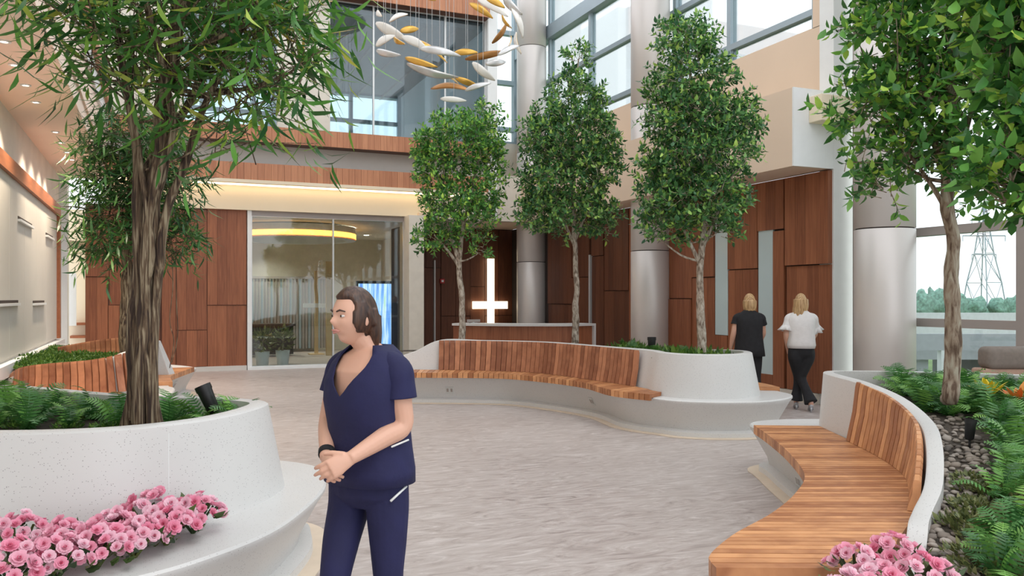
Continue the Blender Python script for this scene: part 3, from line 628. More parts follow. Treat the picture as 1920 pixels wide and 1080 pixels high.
be = catmull([C(*p, .432) for p in ((2.69, 7.24), (2.66, 6.48), (2.62, 5.85), (2.52, 5.25), (2.34, 4.78), (2.10, 4.3), (1.89, 3.98), (1.77, 3.8), (1.68, 3.58), (1.63, 3.42))], 10)
slats(R, 'seat_slat', fe, be, 60, .045, .12, up=1)
bb = catmull([C(*p, .48) for p in ((2.66, 6.48), (2.62, 5.85), (2.52, 5.25), (2.34, 4.78), (2.11, 4.32))], 10)
bt = catmull([C(*p) for p in ((2.755, 6.52, .935), (2.71, 5.88, .895), (2.605, 5.30, .825), (2.41, 4.83, .755), (2.165, 4.36, .63))], 10)
slats(R, 'back_slat', bb, bt, 27, .04, .15, prof=1)
# ---- middle planter with bench
Mw = [(-2.1, 12.95, .55), (-1.55, 12.93, .74), (-1.14, 12.9, .925), (-.5, 12.78, .925), (.40, 12.36, .925), (1.19, 11.2, .925), (1.60, 10.45, .93), (1.70, 9.95, .93), (1.95, 9.6, .93), (2.33, 9.48, .93), (2.74, 9.6, .93), (3.0, 9.95, .93), (3.0, 10.4, .93), (2.75, 10.95, .91), (2.3, 11.6, .86), (1.95, 12.6, .80), (1.2, 13.5, .77), (.1, 13.95, .76), (-1.1, 13.8, .7), (-1.9, 13.5, .6)]
Ml = [(-2.2, 12.45), (-1.5, 12.38), (-.5, 12.3), (.09, 12.05), (.91, 11.06), (1.2, 10.1), (1.6, 9.6), (2.2, 9.3), (2.85, 9.35), (3.28, 9.72), (3.42, 10.25), (3.3, 10.95), (2.85, 11.7), (2.45, 12.7), (1.6, 13.9), (.2, 14.4), (-1.2, 14.2), (-2.2, 13.8), (-2.6, 13.1)]
MI = empty('planter_bench', C(.8, 11.5), 'curved teak bench with round white planter in the middle distance', 'bench')
FE_M = catmull([C(*p) for p in ((-2.05, 12.40), (-1.5, 12.34), (-.5, 12.26), (.09, 12.02), (.89, 11.04), (1.2, 10.06), (1.55, 9.62))], 10) + catmull([C(*p) for p in ((3.36, 10.35), (3.26, 10.95), (2.82, 11.7), (2.42, 12.7))], 8)
bed3 = island(MI, inset_near(LD(Ml), FE_M), LD(Mw), .10, .10, lambda p: .745, C(1.0, 12.2))
fe = catmull([C(*p, .432) for p in ((-2.05, 12.40), (-1.5, 12.34), (-.5, 12.26), (.09, 12.02), (.89, 11.04), (1.2, 10.06), (1.60, 9.58))], 10)
be = catmull([C(*p, .432) for p in ((-2.1, 12.92), (-1.5, 12.90), (-.5, 12.75), (.40, 12.33), (1.17, 11.2), (1.58, 10.4), (1.78, 9.82))], 10)
slats(MI, 'seat_slat', fe, be, 66, .045, .10, up=1)
bb = catmull([C(*p, .48) for p in ((-1.14, 12.87), (-.5, 12.74), (.39, 12.32), (1.16, 11.19), (1.57, 10.45))], 10)
bt = catmull([C(*p, .93) for p in ((-1.14, 12.96), (-.48, 12.84), (.45, 12.4), (1.24, 11.24), (1.63, 10.50))], 10)
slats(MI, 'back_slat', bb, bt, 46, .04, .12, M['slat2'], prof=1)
# far side bench of the same island
fe = catmull([C(*p, .432) for p in ((3.36, 10.35), (3.26, 10.95), (2.82, 11.7), (2.42, 12.7))], 8); be = catmull([C(*p, .432) for p in ((3.08, 10.42), (2.86, 10.98), (2.4, 11.6), (2.05, 12.6))], 8)
slats(MI, 'seat_slat', fe, be, 26, .045, .1, up=1)
for px, py, wd_ in ((843, 731, .11), (1110, 751, .09)):
    q = P(px, py, .22); d_ = Vector((-q.x, -q.y, 0)).normalized()
    D = q.dot(FW); q = C((px - 960) / F * (D - .0), D, .26)
# ---- far left planter with two back-to-back curved benches
def WL(pts, n=6, closed=True): return catmull([Vector(p if len(p) > 2 else (p[0], p[1], 0)) for p in pts], n, closed)
L2l = WL([(-1.72, 11.75), (-1.45, 11.1), (-.8, 10.55), (-.25, 10.3), (.12, 10.6), (.25, 11.6), (.25, 12.8), (.62, 14.3), (.5, 15.2), (-.2, 16.2), (-1.0, 17.2), (-1.6, 17.6), (-1.74, 15)])
L2w = WL([(-1.78, 12.3, .56), (-1.41, 11.62, .72), (-.73, 11.12, .83), (-.40, 10.95, .90), (-.13, 11.2, .94), (-.07, 11.9, .94), (-.02, 12.9, .9), (.1, 13.6, .85), (.12, 14.3, .8), (-.3, 15.2, .75), (-1.0, 16.3, .75), (-1.7, 17.0, .75), (-1.79, 14.6, .75)])
L2 = empty('planter_bench', Vector((-.7, 13.5, 0)), 'far left planter with two tapering teak bench backs', 'bench')
FE_L = catmull([Vector((*p, 0)) for p in ((-1.66, 11.72), (-1.42, 11.12), (-.8, 10.58), (-.26, 10.34))], 8) + catmull([Vector((*p, 0)) for p in ((.22, 11.9), (.22, 12.8), (.40, 13.6), (.59, 14.3))], 8)
bed4 = island(L2, inset_near(L2l, FE_L), L2w, .08, .09, lambda p: .69, Vector((-.85, 13.8, 0)))
bb = catmull([Vector(p) for p in ((-1.70, 12.2, .475), (-1.46, 11.58, .475), (-.73, 11.09, .475), (-.40, 10.92, .475), (-.11, 11.15, .475))], 8)
bt = catmull([Vector(p) for p in ((-1.70, 12.26, .58), (-1.43, 11.66, .76), (-.69, 11.17, .85), (-.40, 11.0, .92), (-.17, 11.2, .96))], 8)
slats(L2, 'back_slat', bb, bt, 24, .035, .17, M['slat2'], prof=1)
fe = catmull([Vector((*p, .432)) for p in ((-1.66, 11.72), (-1.42, 11.12), (-.8, 10.58), (-.26, 10.34))], 8)
be = catmull([Vector((*p, .432)) for p in ((-1.68, 12.15), (-1.40, 11.56), (-.73, 11.06), (-.40, 10.9))], 8)
slats(L2, 'seat_slat', fe, be, 30, .045, .1, M['slat2'], up=1)
bb = catmull([Vector(p) for p in ((-1.40, 15.1, .66), (-.8, 14.45, .66), (-.31, 13.95, .66), (.0, 13.3, .62))], 8)
bt = catmull([Vector(p) for p in ((-1.42, 15.16, .80), (-.82, 14.55, .93), (-.35, 14.05, .99), (-.05, 13.35, .99))], 8)
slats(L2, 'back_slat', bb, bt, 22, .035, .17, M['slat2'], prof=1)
obj('bench_wing', loft([[Vector((-.02, 13.1, .42)), Vector((.22, 13.0, .42)), Vector((.30, 13.2, .42)), Vector((.02, 13.3, .42))], [Vector((-.06, 13.12, .97)), Vector((.04, 13.06, .97)), Vector((.08, 13.2, .97)), Vector((-.04, 13.3, .97))]], True, True, True), M['conc'], L2, bevel=.01)
fe = catmull([Vector((*p, .432)) for p in ((.22, 11.9), (.22, 12.8), (.40, 13.6), (.59, 14.3))], 8); be = catmull([Vector((*p, .432)) for p in ((-.04, 11.9), (.0, 12.9), (.12, 13.6), (.15, 14.3))], 8)
slats(L2, 'seat_slat', fe, be, 24, .045, .1, up=1)
# power outlet plates on the bench fronts (set on the sloped concrete)
def plate(root, p, nrm, w_, h_):
    nrm = nrm.normalized(); s = Vector((-nrm.y, nrm.x, 0)).normalized(); u = nrm.cross(s)
    if u.z < 0: u = -u
    q = [p - s*w_ - u*h_, p + s*w_ - u*h_, p + s*w_ + u*h_, p - s*w_ + u*h_]
    o = obj('outlet_plate', loft([[a - nrm*.004 for a in q], [a + nrm*.008 for a in q]], True, True, True), M['alu'], root, label='small metal power outlet plate')
    for t in (-.5, .5):
        c = p + s * w_ * t; q = [c - s*w_*.25 - u*h_*.5 , c + s*w_*.25 - u*h_*.5, c + s*w_*.25 + u*h_*.5, c - s*w_*.25 + u*h_*.5]
        obj('socket', loft([[a + nrm*.007 for a in q], [a + nrm*.010 for a in q]], True, True, True), M['mullw'], o)
def plate_on(root, px, py, w_=.06, h_=.06):
    o = [c for c in root.children if c.name.startswith('base')][0]; off = wloc(root)
    bv = BVHTree.FromPolygons([tuple(v.co + off) for v in o.data.vertices], [tuple(p.vertices) for p in o.data.polygons])
    d = (PD(px, py, 1.0) - Vector((0, 0, CH))).normalized(); h, nrm, _, _ = bv.ray_cast(Vector((0, 0, CH)), d)
    if h: plate(root, h, nrm if nrm.dot(d) < 0 else -nrm, w_, h_)
plate_on(MI, 843, 731); plate_on(MI, 1110, 752, .05, .06); plate_on(R, 1497, 902, .05, .05); plate_on(L2, 326, 722, .06, .07)

# joint between two cast sections of the near left planter
wo = [c for c in L1.children if c.name.startswith('planter_wall')][0]
bvw = BVHTree.FromPolygons([tuple(v.co + wloc(L1)) for v in wo.data.vertices], [tuple(p.vertices) for p in wo.data.polygons])
jp = []
for py in range(812, 930, 10):
    d = (PD(316, py, 1.0) - Vector((0, 0, CH))).normalized(); h, nn, _, _ = bvw.ray_cast(Vector((0, 0, CH)), d)
    if h: jp.append(h)
if len(jp) > 2: obj('section_joint', tube(jp, .0022, 5), M['white'], L1)
# ================================================================== PLANTS
def leaf_geo(wid, fold=.12, curl=.15, tip=.55):
    """unit-long leaf along +x, normal +z"""
    v = [(0, 0, 0), (.30, wid*.85, fold*wid), (.32, 0, .03), (.30, -wid*.85, fold*wid), (tip + .1, wid*.8, fold*wid - curl*.4), (tip + .12, 0, .0 - curl*.4), (tip + .1, -wid*.8, fold*wid - curl*.4), (1, 0, -curl)]
    f = [(0, 2, 1), (0, 3, 2), (1, 2, 5, 4), (2, 3, 6, 5), (4, 5, 7), (5, 6, 7)]
    return v, f
LEAF = {'alii': leaf_geo(.075, .3, .28, .5), 'ficus': leaf_geo(.27, .35, .15, .5)}
def leaf_frame(d, roll, rnd):
    d = d.normalized(); s = d.cross(Vector((0, 0, 1)))
    s = s.normalized() if s.length > .05 else Vector((1, 0, 0))
    n = s.cross(d); c, s_ = math.cos(roll), math.sin(roll)
    y = s * c + n * s_; z = d.cross(y)
    return d, y, z
def bulk_leaves(name, geo, frames, mat, parent):
    """frames: (origin, x, y, z, scale); ONE mesh of many leaves with a per-leaf tint"""
    base = np.array(geo[0]); nv = len(base); n = len(frames)
    O = np.array([f[0] for f in frames]); A = np.array([[f[1], f[2], f[3]] for f in frames]); S = np.array([f[4] for f in frames])
    V = O[:, None, :] + np.einsum('vk,nkj->nvj', base, A) * S[:, None, None]
    V = V.reshape(-1, 3) - np.array(wloc(parent))
    fc = [tuple(i + k * nv for i in q) for k in range(n) for q in geo[1]]
    m = bpy.data.meshes.new(name); m.from_pydata(V.tolist(), [], fc); m.materials.append(mat)
    at = m.attributes.new('tint', 'FLOAT', 'POINT'); at.data.foreach_set('value', np.repeat(np.random.RandomState(n).rand(n), nv).astype(np.float32))
    m.polygons.foreach_set('use_smooth', [True] * len(m.polygons))
    o = bpy.data.objects.new(name, m); COL.objects.link(o); o.parent = parent; o['kind'] = 'stuff'; return o
def tree(label, base, D, trunks, blobs, nleaf, kind, leaflen, mat, barkm, seed, droop=0.0, nbranch=14, depth_k=1.0, singles=300, name='ficus_tree', per=8, spread=1.0, vines=()):
    rnd = random.Random(seed); root = empty(name, base, label, 'tree')
    px2m = D / F
    tr = []
    for pts, radii in trunks:
        path = catmull([PD(p[0], p[1], D + (p[2] if len(p) > 2 else 0)) for p in pts], 8)
        rr_ = [radii[0] + (radii[1] - radii[0]) * i / (len(path) - 1) for i in range(len(path))]
        tr.append((path, rr_))
        path = [p + Vector((noise.noise(p*3 + Vector((seed,0,0))), noise.noise(p*3 + Vector((0,seed,0))), 0)) * radii[0] * .5 for p in path]
        if len(tr) == 1: path[0] = Vector(base)
        obj('trunk' if len(tr) == 1 else 'limb', tube(path, [r * (1 + .18 * noise.noise(p * 9)) for r, p in zip(rr_, path)], 12), barkm, root, True)
    bl = [(PD(b[0], b[1], D + (b[4] if len(b) > 4 else 0)), b[2] * px2m, b[3] * px2m) for b in blobs]
    vol = [b[1] * b[1] * b[2] for b in bl]; vol = [v ** .75 for v in vol]; tot = sum(vol)
    frames = []; twigs = []
    while len(frames) < nleaf:
        c, rx, rz = rnd.choices(bl, vol)[0]
        while True:
            d = Vector((rnd.uniform(-1, 1), rnd.uniform(-1, 1), rnd.uniform(-1, 1)))
            if .05 < d.length < 1: break
        d = d.normalized() * (rnd.random() ** .38)
        p = c + RT * d.x * rx + FW * d.y * rx * depth_k + Vector((0, 0, d.z * rz))
        out = (RT * d.x + FW * d.y + Vector((0, 0, d.z * .6 + .35))).normalized()
        tw = (out + Vector((rnd.gauss(0, .5), rnd.gauss(0, .5), rnd.gauss(0, .4)))).normalized()
        twigs.append((p, tw))
        L = leaflen * rnd.uniform(1.4, 2.4)
        for k in range(per):
            s = (k + .5) / per; q = p + tw * L * s - Vector((0, 0, droop * L * s * s * .6))
            a = k * 2.4 + rnd.uniform(-.4, .4); sd, ud = frame(tw)
            dd = tw * .55 + (sd * math.cos(a) + ud * math.sin(a)) * .85 * spread + Vector((0, 0, -droop + rnd.uniform(-.15, .2)))
            x, y, z = leaf_frame(dd, rnd.gauss(0, .5), rnd)
            frames.append((q, x, y, z, leaflen * rnd.uniform(.7, 1.2)))
    for k in range(nbranch):
        p, tw = twigs[(k * len(twigs)) // nbranch]
        path, rr_ = rnd.choice(tr); lo = [i for i in range(len(path) // 3, len(path)) if path[i].z < p.z + .05] or [len(path) // 2]
        i0 = min(lo, key=lambda i: (path[i] - p).length + .5 * abs((p.z - path[i].z) - .55 * (p - path[i]).length)); a = path[i0]
        mid = a.lerp(p, .5) + Vector((0, 0, -.12 * (p - a).length)) + Vector((rnd.gauss(0, .03), rnd.gauss(0, .03), 0))
        r0 = max(.006, rr_[i0] * .45); bp = catmull([a, mid, p, p + tw * leaflen * 1.5], 4)
        obj('branch', tube(bp, [r0 + (.0025 - r0) * i / (len(bp) - 1) for i in range(len(bp))], 6), barkm, root, True)
    tg = []
    for p, tw in twigs:
        tg.append(tube([p - tw * leaflen * .8, p + tw * leaflen * 1.6], [.004, .002], 3, False))
    o = obj('twigs', merge(*tg), barkm, root, fix=False); o['kind'] = 'stuff'
    cpos = Vector((0, 0, CH)); frames.sort(key=lambda f: (f[0] - cpos).length)
    inview = [f for f in frames if abs((f[0].dot(RT)) / f[0].dot(FW)) < .63 and (f[0].z - CH) / f[0].dot(FW) < .375]
    ids = set(id(f) for f in inview[:singles]); lm = mesh('leaf', LEAF[kind], mat, True)
    at = lm.attributes.new('tint', 'FLOAT', 'POINT')
    for f in inview[:singles]:
        x, y, z = f[1] * f[4], f[2] * f[4], f[3] * f[4]; t = f[0] - root.location
        inst('leaf', lm, root, Matrix(((x.x, y.x, z.x, t.x), (x.y, y.y, z.y, t.y), (x.z, y.z, z.z, t.z), (0, 0, 0, 1))))
    bulk_leaves('foliage', LEAF[kind], [f for f in frames if id(f) not in ids], mat, root)
    for pts in vines:
        obj('aerial_root', tube(catmull([PD(a, b, D) for a, b in pts], 6), .006, 5), barkm, root, True)
    return root

# big tree in the near left planter: several fused stems
tree('big tree with thick twisted trunk and long drooping leaves in left foreground planter', PD(264, 792, 4.75) , 4.75,
     [([(266, 796), (266, 700), (268, 600), (274, 500), (290, 400), (297, 300), (300, 200), (330, 90), (350, -40)], (.066, .035)),
      ([(240, 800, .03), (250, 740, 0), (249, 660), (250, 580, -.02), (258, 480), (262, 380), (256, 290), (240, 170), (215, 40), (205, -40)], (.042, .018)),
      ([(296, 796, -.02), (286, 740, -.04), (288, 640, -.04), (292, 560, -.03), (300, 460, -.03), (320, 380), (345, 310), (372, 220), (420, 120), (470, 20)], (.036, .016)),
      ([(262, 800, -.08), (262, 700, -.075), (274, 600, -.07), (268, 500, -.06), (285, 400, -.05), (300, 320, -.05), (320, 230, -.05), (300, 100, -.1), (270, -20, -.2)], (.034, .018)),
      ([(282, 800, -.07), (278, 700, -.075), (262, 590, -.075), (284, 480, -.06), (276, 380, -.06), (262, 300, -.04), (250, 200, -.05)], (.022, .014)),
      ([(258, 480, .02), (270, 400, .05), (283, 300, .1), (345, 210, .2), (400, 90, .3), (420, -30, .3)], (.04, .015))],
     [(190, 40, 95, 55), (330, 20, 140, 70), (470, 50, 110, 75), (520, 130, 75, 70), (440, 170, 90, 60), (300, 110, 120, 60), (205, 130, 55, 45), (465, 250, 55, 35), (340, -80, 260, 80), (130, 10, 40, 30), (400, 245, 40, 25), (560, 60, 40, 40)],
     2700, 'alii', .20, M['alii'], M['barkdark'], 3, .75, 22, 1.0)
tree('long-leaved tree with two hanging tiers standing behind the big trunk', PD(238, 687, 10.9) , 10.9,
     [([(238, 690), (237, 600), (239, 520), (243, 430), (248, 330), (255, 240)], (.10, .03))],
     [(250, 262, 75, 45), (225, 335, 65, 45), (300, 330, 62, 50), (215, 400, 58, 35), (235, 450, 58, 38), (320, 425, 42, 50), (325, 475, 30, 22), (190, 470, 18, 18)],
     4600, 'alii', .21, M['dkalii'], M['barkdark'], 8, .8, 12, .8,
     vines=[[(322, 480), (324, 540), (318, 600), (326, 640), (318, 690)], [(330, 470), (331, 560), (333, 630), (322, 680)]])
tree('smallest round-leaved tree rising behind the middle bench left of the cross', PD(868, 640, 13.4), 13.4,
     [([(868, 652), (866, 610), (864, 550), (860, 490), (868, 430), (885, 350), (905, 270)], (.062, .02)), ([(860, 490), (845, 440), (830, 370), (835, 290)], (.04, .015)), ([(860, 500), (840, 470), (815, 440)], (.03, .01))],
     [(855, 262, 72, 45), (905, 235, 38, 45), (825, 330, 45, 60), (905, 335, 40, 70), (865, 395, 70, 45), (822, 440, 42, 28), (905, 455, 18, 30), (805, 285, 26, 40), (925, 290, 20, 40)],
     9000, 'ficus', .082, M['ficusb'], M['barklight'], 21, .15, 14)
tree('middle round-leaved tree with pointed crown behind the bench right of the cross', PD(1077, 641, 13.2), 13.2,
     [([(1077, 652), (1078, 600), (1080, 540), (1076, 450), (1074, 350), (1076, 240), (1084, 110)], (.062, .012)), ([(1076, 460), (1055, 410), (1030, 350)], (.03, .01)), ([(1077, 450), (1100, 400), (1125, 330)], (.03, .01))],
     [(1085, 112, 22, 36), (1080, 185, 50, 48), (1070, 260, 80, 58), (1065, 330, 88, 60), (1065, 400, 82, 40), (1012, 250, 32, 45), (1135, 300, 28, 60), (1000, 395, 28, 38), (1135, 410, 25, 35), (1120, 215, 25, 35)],
     12500, 'ficus', .085, M['ficus'], M['barklight'], 33, .15, 14)
tree('tall round-leaved tree in the round white planter of the middle bench', PD(1316, 668, 10.35), 10.35,
     [([(1316, 676), (1315, 620), (1314, 560), (1312, 490), (1322, 400), (1318, 300), (1300, 190), (1285, 60)], (.062, .012)), ([(1312, 495), (1290, 450), (1265, 390)], (.03, .01)), ([(1314, 470), (1345, 400), (1375, 320)], (.03, .01))],
     [(1285, 72, 55, 38), (1300, 145, 72, 55), (1300, 225, 90, 58), (1315, 300, 100, 58), (1300, 375, 92, 52), (1252, 420, 48, 34), (1385, 225, 36, 50), (1392, 385, 22, 26), (1225, 330, 28, 60), (1228, 200, 22, 50), (1340, 425, 40, 28)],
     14500, 'ficus', .078, M['ficus'], M['barklight'], 45, .15, 16)
tree('tall tree with glossy oval leaves in the fern bed of the right planter', PD(1778, 745, 6.0), 6.0,
     [([(1778, 752), (1784, 680), (1789, 600), (1786, 520), (1783, 440), (1774, 340), (1782, 220), (1780, 100), (1772, -40)], (.062, .03)), ([(1776, 345), (1752, 270), (1735, 170), (1715, 40)], (.028, .012)), ([(1780, 400), (1735, 330), (1690, 270)], (.02, .008)), ([(1778, 330), (1810, 250), (1835, 150)], (.025, .01))],
     [(1690, 50, 90, 65), (1780, 30, 110, 70), (1680, 165, 88, 62), (1618, 215, 50, 32), (1568, 210, 26, 22), (1610, 300, 30, 30), (1765, 170, 90, 70), (1700, 280, 80, 48), (1800, 285, 70, 55), (1655, 350, 48, 32), (1840, 150, 50, 90), (1840, 350, 45, 40), (1730, -60, 160, 50), (1620, 60, 22, 35)],
     6000, 'ficus', .095, M['ficusb'], M['bark6'], 57, .25, 18)
tree('partly cut off tree with drooping branches at the right edge of the picture', C(3.05, 4.7, .6), 4.7,
     [([(1964, 900), (1962, 700), (1958, 500), (1950, 300), (1950, 100), (1940, -60)], (.06, .03)), ([(1956, 480), (1925, 400), (1895, 350)], (.02, .008))],
     [(1890, 50, 50, 75), (1905, 175, 45, 70), (1895, 300, 38, 60), (1900, -40, 80, 60), (1985, 150, 60, 150), (1990, 330, 50, 80), (1885, 360, 28, 26)],
     2900, 'ficus', .12, M['ficusb'], M['bark6'], 66, .35, 10)

# ---- ferns
def frond_geo(n=13, L=1.0, arch=.5, wid=.26, seed=0):
    rnd = random.Random(seed); v = []; f = []
    def pos(s): return Vector((s * L * (1 - .12 * s), 0, arch * L * math.sin(s * 2.2) * .62))
    for i in range(n):
        s0, s1 = i / n, (i + .62) / n; w_ = wid * L * (math.sin(math.pi * min(1, .12 + .88 * (i / n) ** .8)) ** .7) + .015
        for sg in (-1, 1):
            a, b = pos(s0), pos(s1); t = b - a
            tip = (a + b) * .5 + Vector((w_ * .35, sg * w_, -.12 * w_ + rnd.uniform(-.02, .02)))
            k = len(v); v += [a, b, b.lerp(tip, .55) + t * .35, tip, a.lerp(tip, .55) - t * .15]; f.append((k, k+1, k+2, k+3, k+4))
    for i in range(8):
        a, b = pos(i / 8), pos((i + 1) / 8); k = len(v); h = .008 * L
        v += [a + Vector((0, -h, .003)), a + Vector((0, h, .003)), b + Vector((0, h, .003)), b + Vector((0, -h, .003))]; f.append((k, k+1, k+2, k+3))
    return v, f
def tinted(name, geo, mat, smooth=False):
    m = mesh(name, geo, mat, smooth); m.attributes.new('tint', 'FLOAT', 'POINT'); return m
FR = [tinted('frond', frond_geo(13, 1, a, wd, i), M['fern'], False) for i, (a, wd) in enumerate(((.6, .24), (.45, .2), (.8, .26)))]
def fern(p, L, n, label, group, rnd):
    r = empty('fern', p, label, 'fern', group)
    for k in range(n):
        a = k * 2 * math.pi / n + rnd.uniform(-.3, .3); s = L * rnd.uniform(.7, 1.15)
        Mx = Matrix.Rotation(a, 4, 'Z') @ Matrix.Rotation(-rnd.uniform(-.1, .75), 4, 'Y') @ Matrix.Rotation(rnd.uniform(-.4, .4), 4, 'X') @ Matrix.Scale(s, 4)
        inst('frond', rnd.choice(FR), r, Mx)
    return r
def hit(bed, px, py):
    d = PD(px, py, 1.0) - Vector((0, 0, CH)); h = bed.ray_cast(Vector((0, 0, CH)), d.normalized())[0]; return h
rnd = random.Random(4)
def rimx(y): return float(np.interp(y, (700, 720, 750, 800, 850, 900, 950, 1010, 1080), (1590, 1620, 1690, 1750, 1775, 1780, 1768, 1735, 1745)))
def scatter(bed, box_, n, mind, rnd, ok=None):
    out = []; tries = 0
    while len(out) < n and tries < 4000:
        tries += 1; px, py = rnd.uniform(box_[0], box_[1]), rnd.uniform(box_[2], box_[3])
        if ok and not ok(px, py): continue
        h = hit(bed, px, py)
        if h is None or any((h - q).length < mind for q in out): continue
        out.append(h)
    return out
for h in scatter(bed2, (1600, 1935, 722, 930), 85, .15, rnd, lambda x, y: x > rimx(y) + (22 if y < 785 else 118)):
    fern(h, rnd.uniform(.21, .30), 12, 'green fern growing in the right planter bed under the glossy tree', 'ferns in the right planter', rnd)
for h in scatter(bed2, (1870, 1935, 940, 1090), 5, .2, rnd): fern(h, .24, 10, 'green fern growing in the right planter bed under the glossy tree', 'ferns in the right planter', rnd)
for k in range(22):      # the bed goes on past the picture's edge
    h = bed2.ray_cast(C(rnd.uniform(3.2, 5.0), rnd.uniform(3.0, 6.2), 3), Vector((0, 0, -1)))[0]
    if h is not None and h.dot(RT) / h.dot(FW) > .6: fern(h, rnd.uniform(.22, .3), 11, 'green fern growing in the right planter bed under the glossy tree', 'ferns in the right planter', rnd)
for h in scatter(bed1, (-10, 445, 757, 806), 26, .21, rnd, lambda x, y: not (235 < x < 300 and y > 785)):
    fern(h, rnd.uniform(.20, .30), 11, 'dark green fern around the big twisted trunk in the left planter', 'ferns in the left planter', rnd)
MW = [Vector((p.x, p.y, 0)) for p in LD(Mw)]
for h in scatter(bed3, (1170, 1400, 664, 684), 14, .2, rnd):
  if min((Vector((h.x, h.y, 0)) - q).length for q in MW) > .4: fern(h, .27, 9, 'bright fern behind the rim of the round middle planter', 'ferns in the middle planter', rnd)
# ---- leafy ground cover
def bush_geo(n, seed, h=.5):
    r_ = random.Random(seed); V = []; Fa = []
    for k in range(n):
        a = r_.uniform(0, 6.28); e = r_.uniform(.1, 1.3); rr_ = r_.random() ** .5
        o = Vector((math.cos(a) * rr_ * .8, math.sin(a) * rr_ * .8, h * (1 - rr_ * .5) * r_.uniform(.2, 1)))
        d = Vector((math.cos(a) * math.cos(e), math.sin(a) * math.cos(e), math.sin(e) * .8)); x, y, z = leaf_frame(d, r_.gauss(0, .6), r_); s = r_.uniform(.22, .38)
        i0 = len(V); V += [o + x * (p[0] * s) + y * (p[1] * s) + z * (p[2] * s) for p in LEAF['ficus'][0]]; Fa += [tuple(i + i0 for i in q) for q in LEAF['ficus'][1]]
        if k % 3 == 0:
            i0 = len(V); V += [Vector((o.x * .2 - .012, o.y * .2, -.05)), Vector((o.x * .2 + .012, o.y * .2, -.05)), o]; Fa.append((i0, i0+1, i0+2))
    return V, Fa
def bushes(mat, seed):
    out = []
    for i in range(3):
        m = mesh('leaves', bush_geo(110, seed + i), mat, True); at = m.attributes.new('tint', 'FLOAT', 'POINT')
        q = np.repeat(np.random.RandomState(seed + i).rand(len(m.vertices) // 4 + 1), 4)[:len(m.vertices)].astype(np.float32); at.data.foreach_set('value', q); out.append(m)
    return out
BU = bushes(M['cover'], 1); BD = bushes(M['dullcover'], 9)
def bush(p, s, ms, label, group):
    o = bpy.data.objects.new('ground_cover_plant', rnd.choice(ms)); COL.objects.link(o); o.location = p; o.rotation_euler = (0, 0, rnd.uniform(0, 6.28)); o.scale = (s, s, s * rnd.uniform(.8, 1.2))
    return tag(o, label, 'plant', group)
for h in scatter(bed4, (-10, 260, 640, 716), 95, .16, rnd): bush(h, rnd.uniform(.13, .18), BU, 'low bright green plant between wall ledge and far left bench', 'low plants in the far left planter')
for h in scatter(bed2, (1770, 1935, 900, 1085), 34, .13, rnd, lambda x, y: x > 1805 + .1 * (1085 - y)): bush(h, rnd.uniform(.10, .15), BD, 'low olive green plant at the lower right corner of the right planter', 'low plants in the right planter')
MW = [Vector((p.x, p.y, 0)) for p in LD(Mw)]
for h in scatter(bed3, (1165, 1395, 660, 690), 60, .12, rnd):
  if min((Vector((h.x, h.y, 0)) - q).length for q in MW) > .37: bush(h, rnd.uniform(.28, .36), BU, 'low bright plant around the slim trunk in the round middle planter', 'low plants in the middle planter')
for h in scatter(bed1, (0, 450, 760, 808), 16, .18, rnd): bush(h, .10, BU, 'low leafy plant among the ferns of the left planter', 'low plants in the left planter')
# ---- river stones
def stone_mesh(i):
    b = bmesh.new(); bmesh.ops.create_icosphere(b, subdivisions=2, radius=1)
    for v in b.verts:
        k = 1 + .28 * noise.noise(v.co * 1.3 + Vector((i * 5, 0, 0))); v.co = Vector((v.co.x * k, v.co.y * k * .75, v.co.z * k * .5))
    m = bpy.data.meshes.new('river_stone'); b.to_mesh(m); b.free(); m.materials.append(M['rock']); m.polygons.foreach_set('use_smooth', [True] * len(m.polygons)); return m
ST = [stone_mesh(i) for i in range(5)]
for h in scatter(bed2, (1690, 1860, 780, 1085), 240, .036, rnd, lambda x, y: rimx(y) - 15 < x < rimx(y) + 75 + max(0, y - 900) * .3):
    o = bpy.data.objects.new('river_stone', rnd.choice(ST)); COL.objects.link(o); o.location = h + Vector((0, 0, .008)); s = rnd.uniform(.018, .034); o.scale = (s, s, s)
    o.rotation_euler = (rnd.uniform(-.3, .3), rnd.uniform(-.3, .3), rnd.uniform(0, 6.28)); tag(o, 'grey brown river stone lying between bench rim and ferns', 'stone', 'river stones in the right planter')
# ---- begonias
def blossom_geo(seed, layers=((10, 1.0, .1), (9, .85, .45), (8, .62, .8), (5, .38, 1.15))):
    r_ = random.Random(seed); V = []; Fa = []
    for n, R_, e in layers:
        for k in range(n):
            a = 2 * math.pi * k / n + r_.uniform(-.2, .2); ee = e + r_.uniform(-.15, .15); ca, sa = math.cos(a), math.sin(a)
            d = Vector((ca * math.cos(ee), sa * math.cos(ee), math.sin(ee))); y = Vector((-sa, ca, 0)); w_ = R_ * .42
            up = d.cross(y) * -1; i0 = len(V)
            V += [Vector((0, 0, 0)), d * R_ * .6 + y * w_ + up * -.04, d * R_ * .55 + up * .06 * R_, d * R_ * .6 - y * w_ + up * -.04, d * R_ + y * w_ * .55 + up * -.1 * R_, d * R_ * 1.04 + up * r_.uniform(-.15, 0), d * R_ - y * w_ * .55 + up * -.1 * R_]
            Fa += [(i0, i0+1, i0+2), (i0, i0+2, i0+3), (i0+1, i0+4, i0+5, i0+2), (i0+2, i0+5, i0+6, i0+3)]
    return V, Fa
BL = [tinted('blossom', blossom_geo(i), M['petal'], True) for i in range(4)]
BC = [tinted('flower_centre', blossom_geo(i + 9, ((5, .32, .7), (4, .22, 1.1))), M['petalc'], True) for i in range(2)]
BG = tinted('begonia_leaf', LEAF['ficus'], M['begleaf'], True)
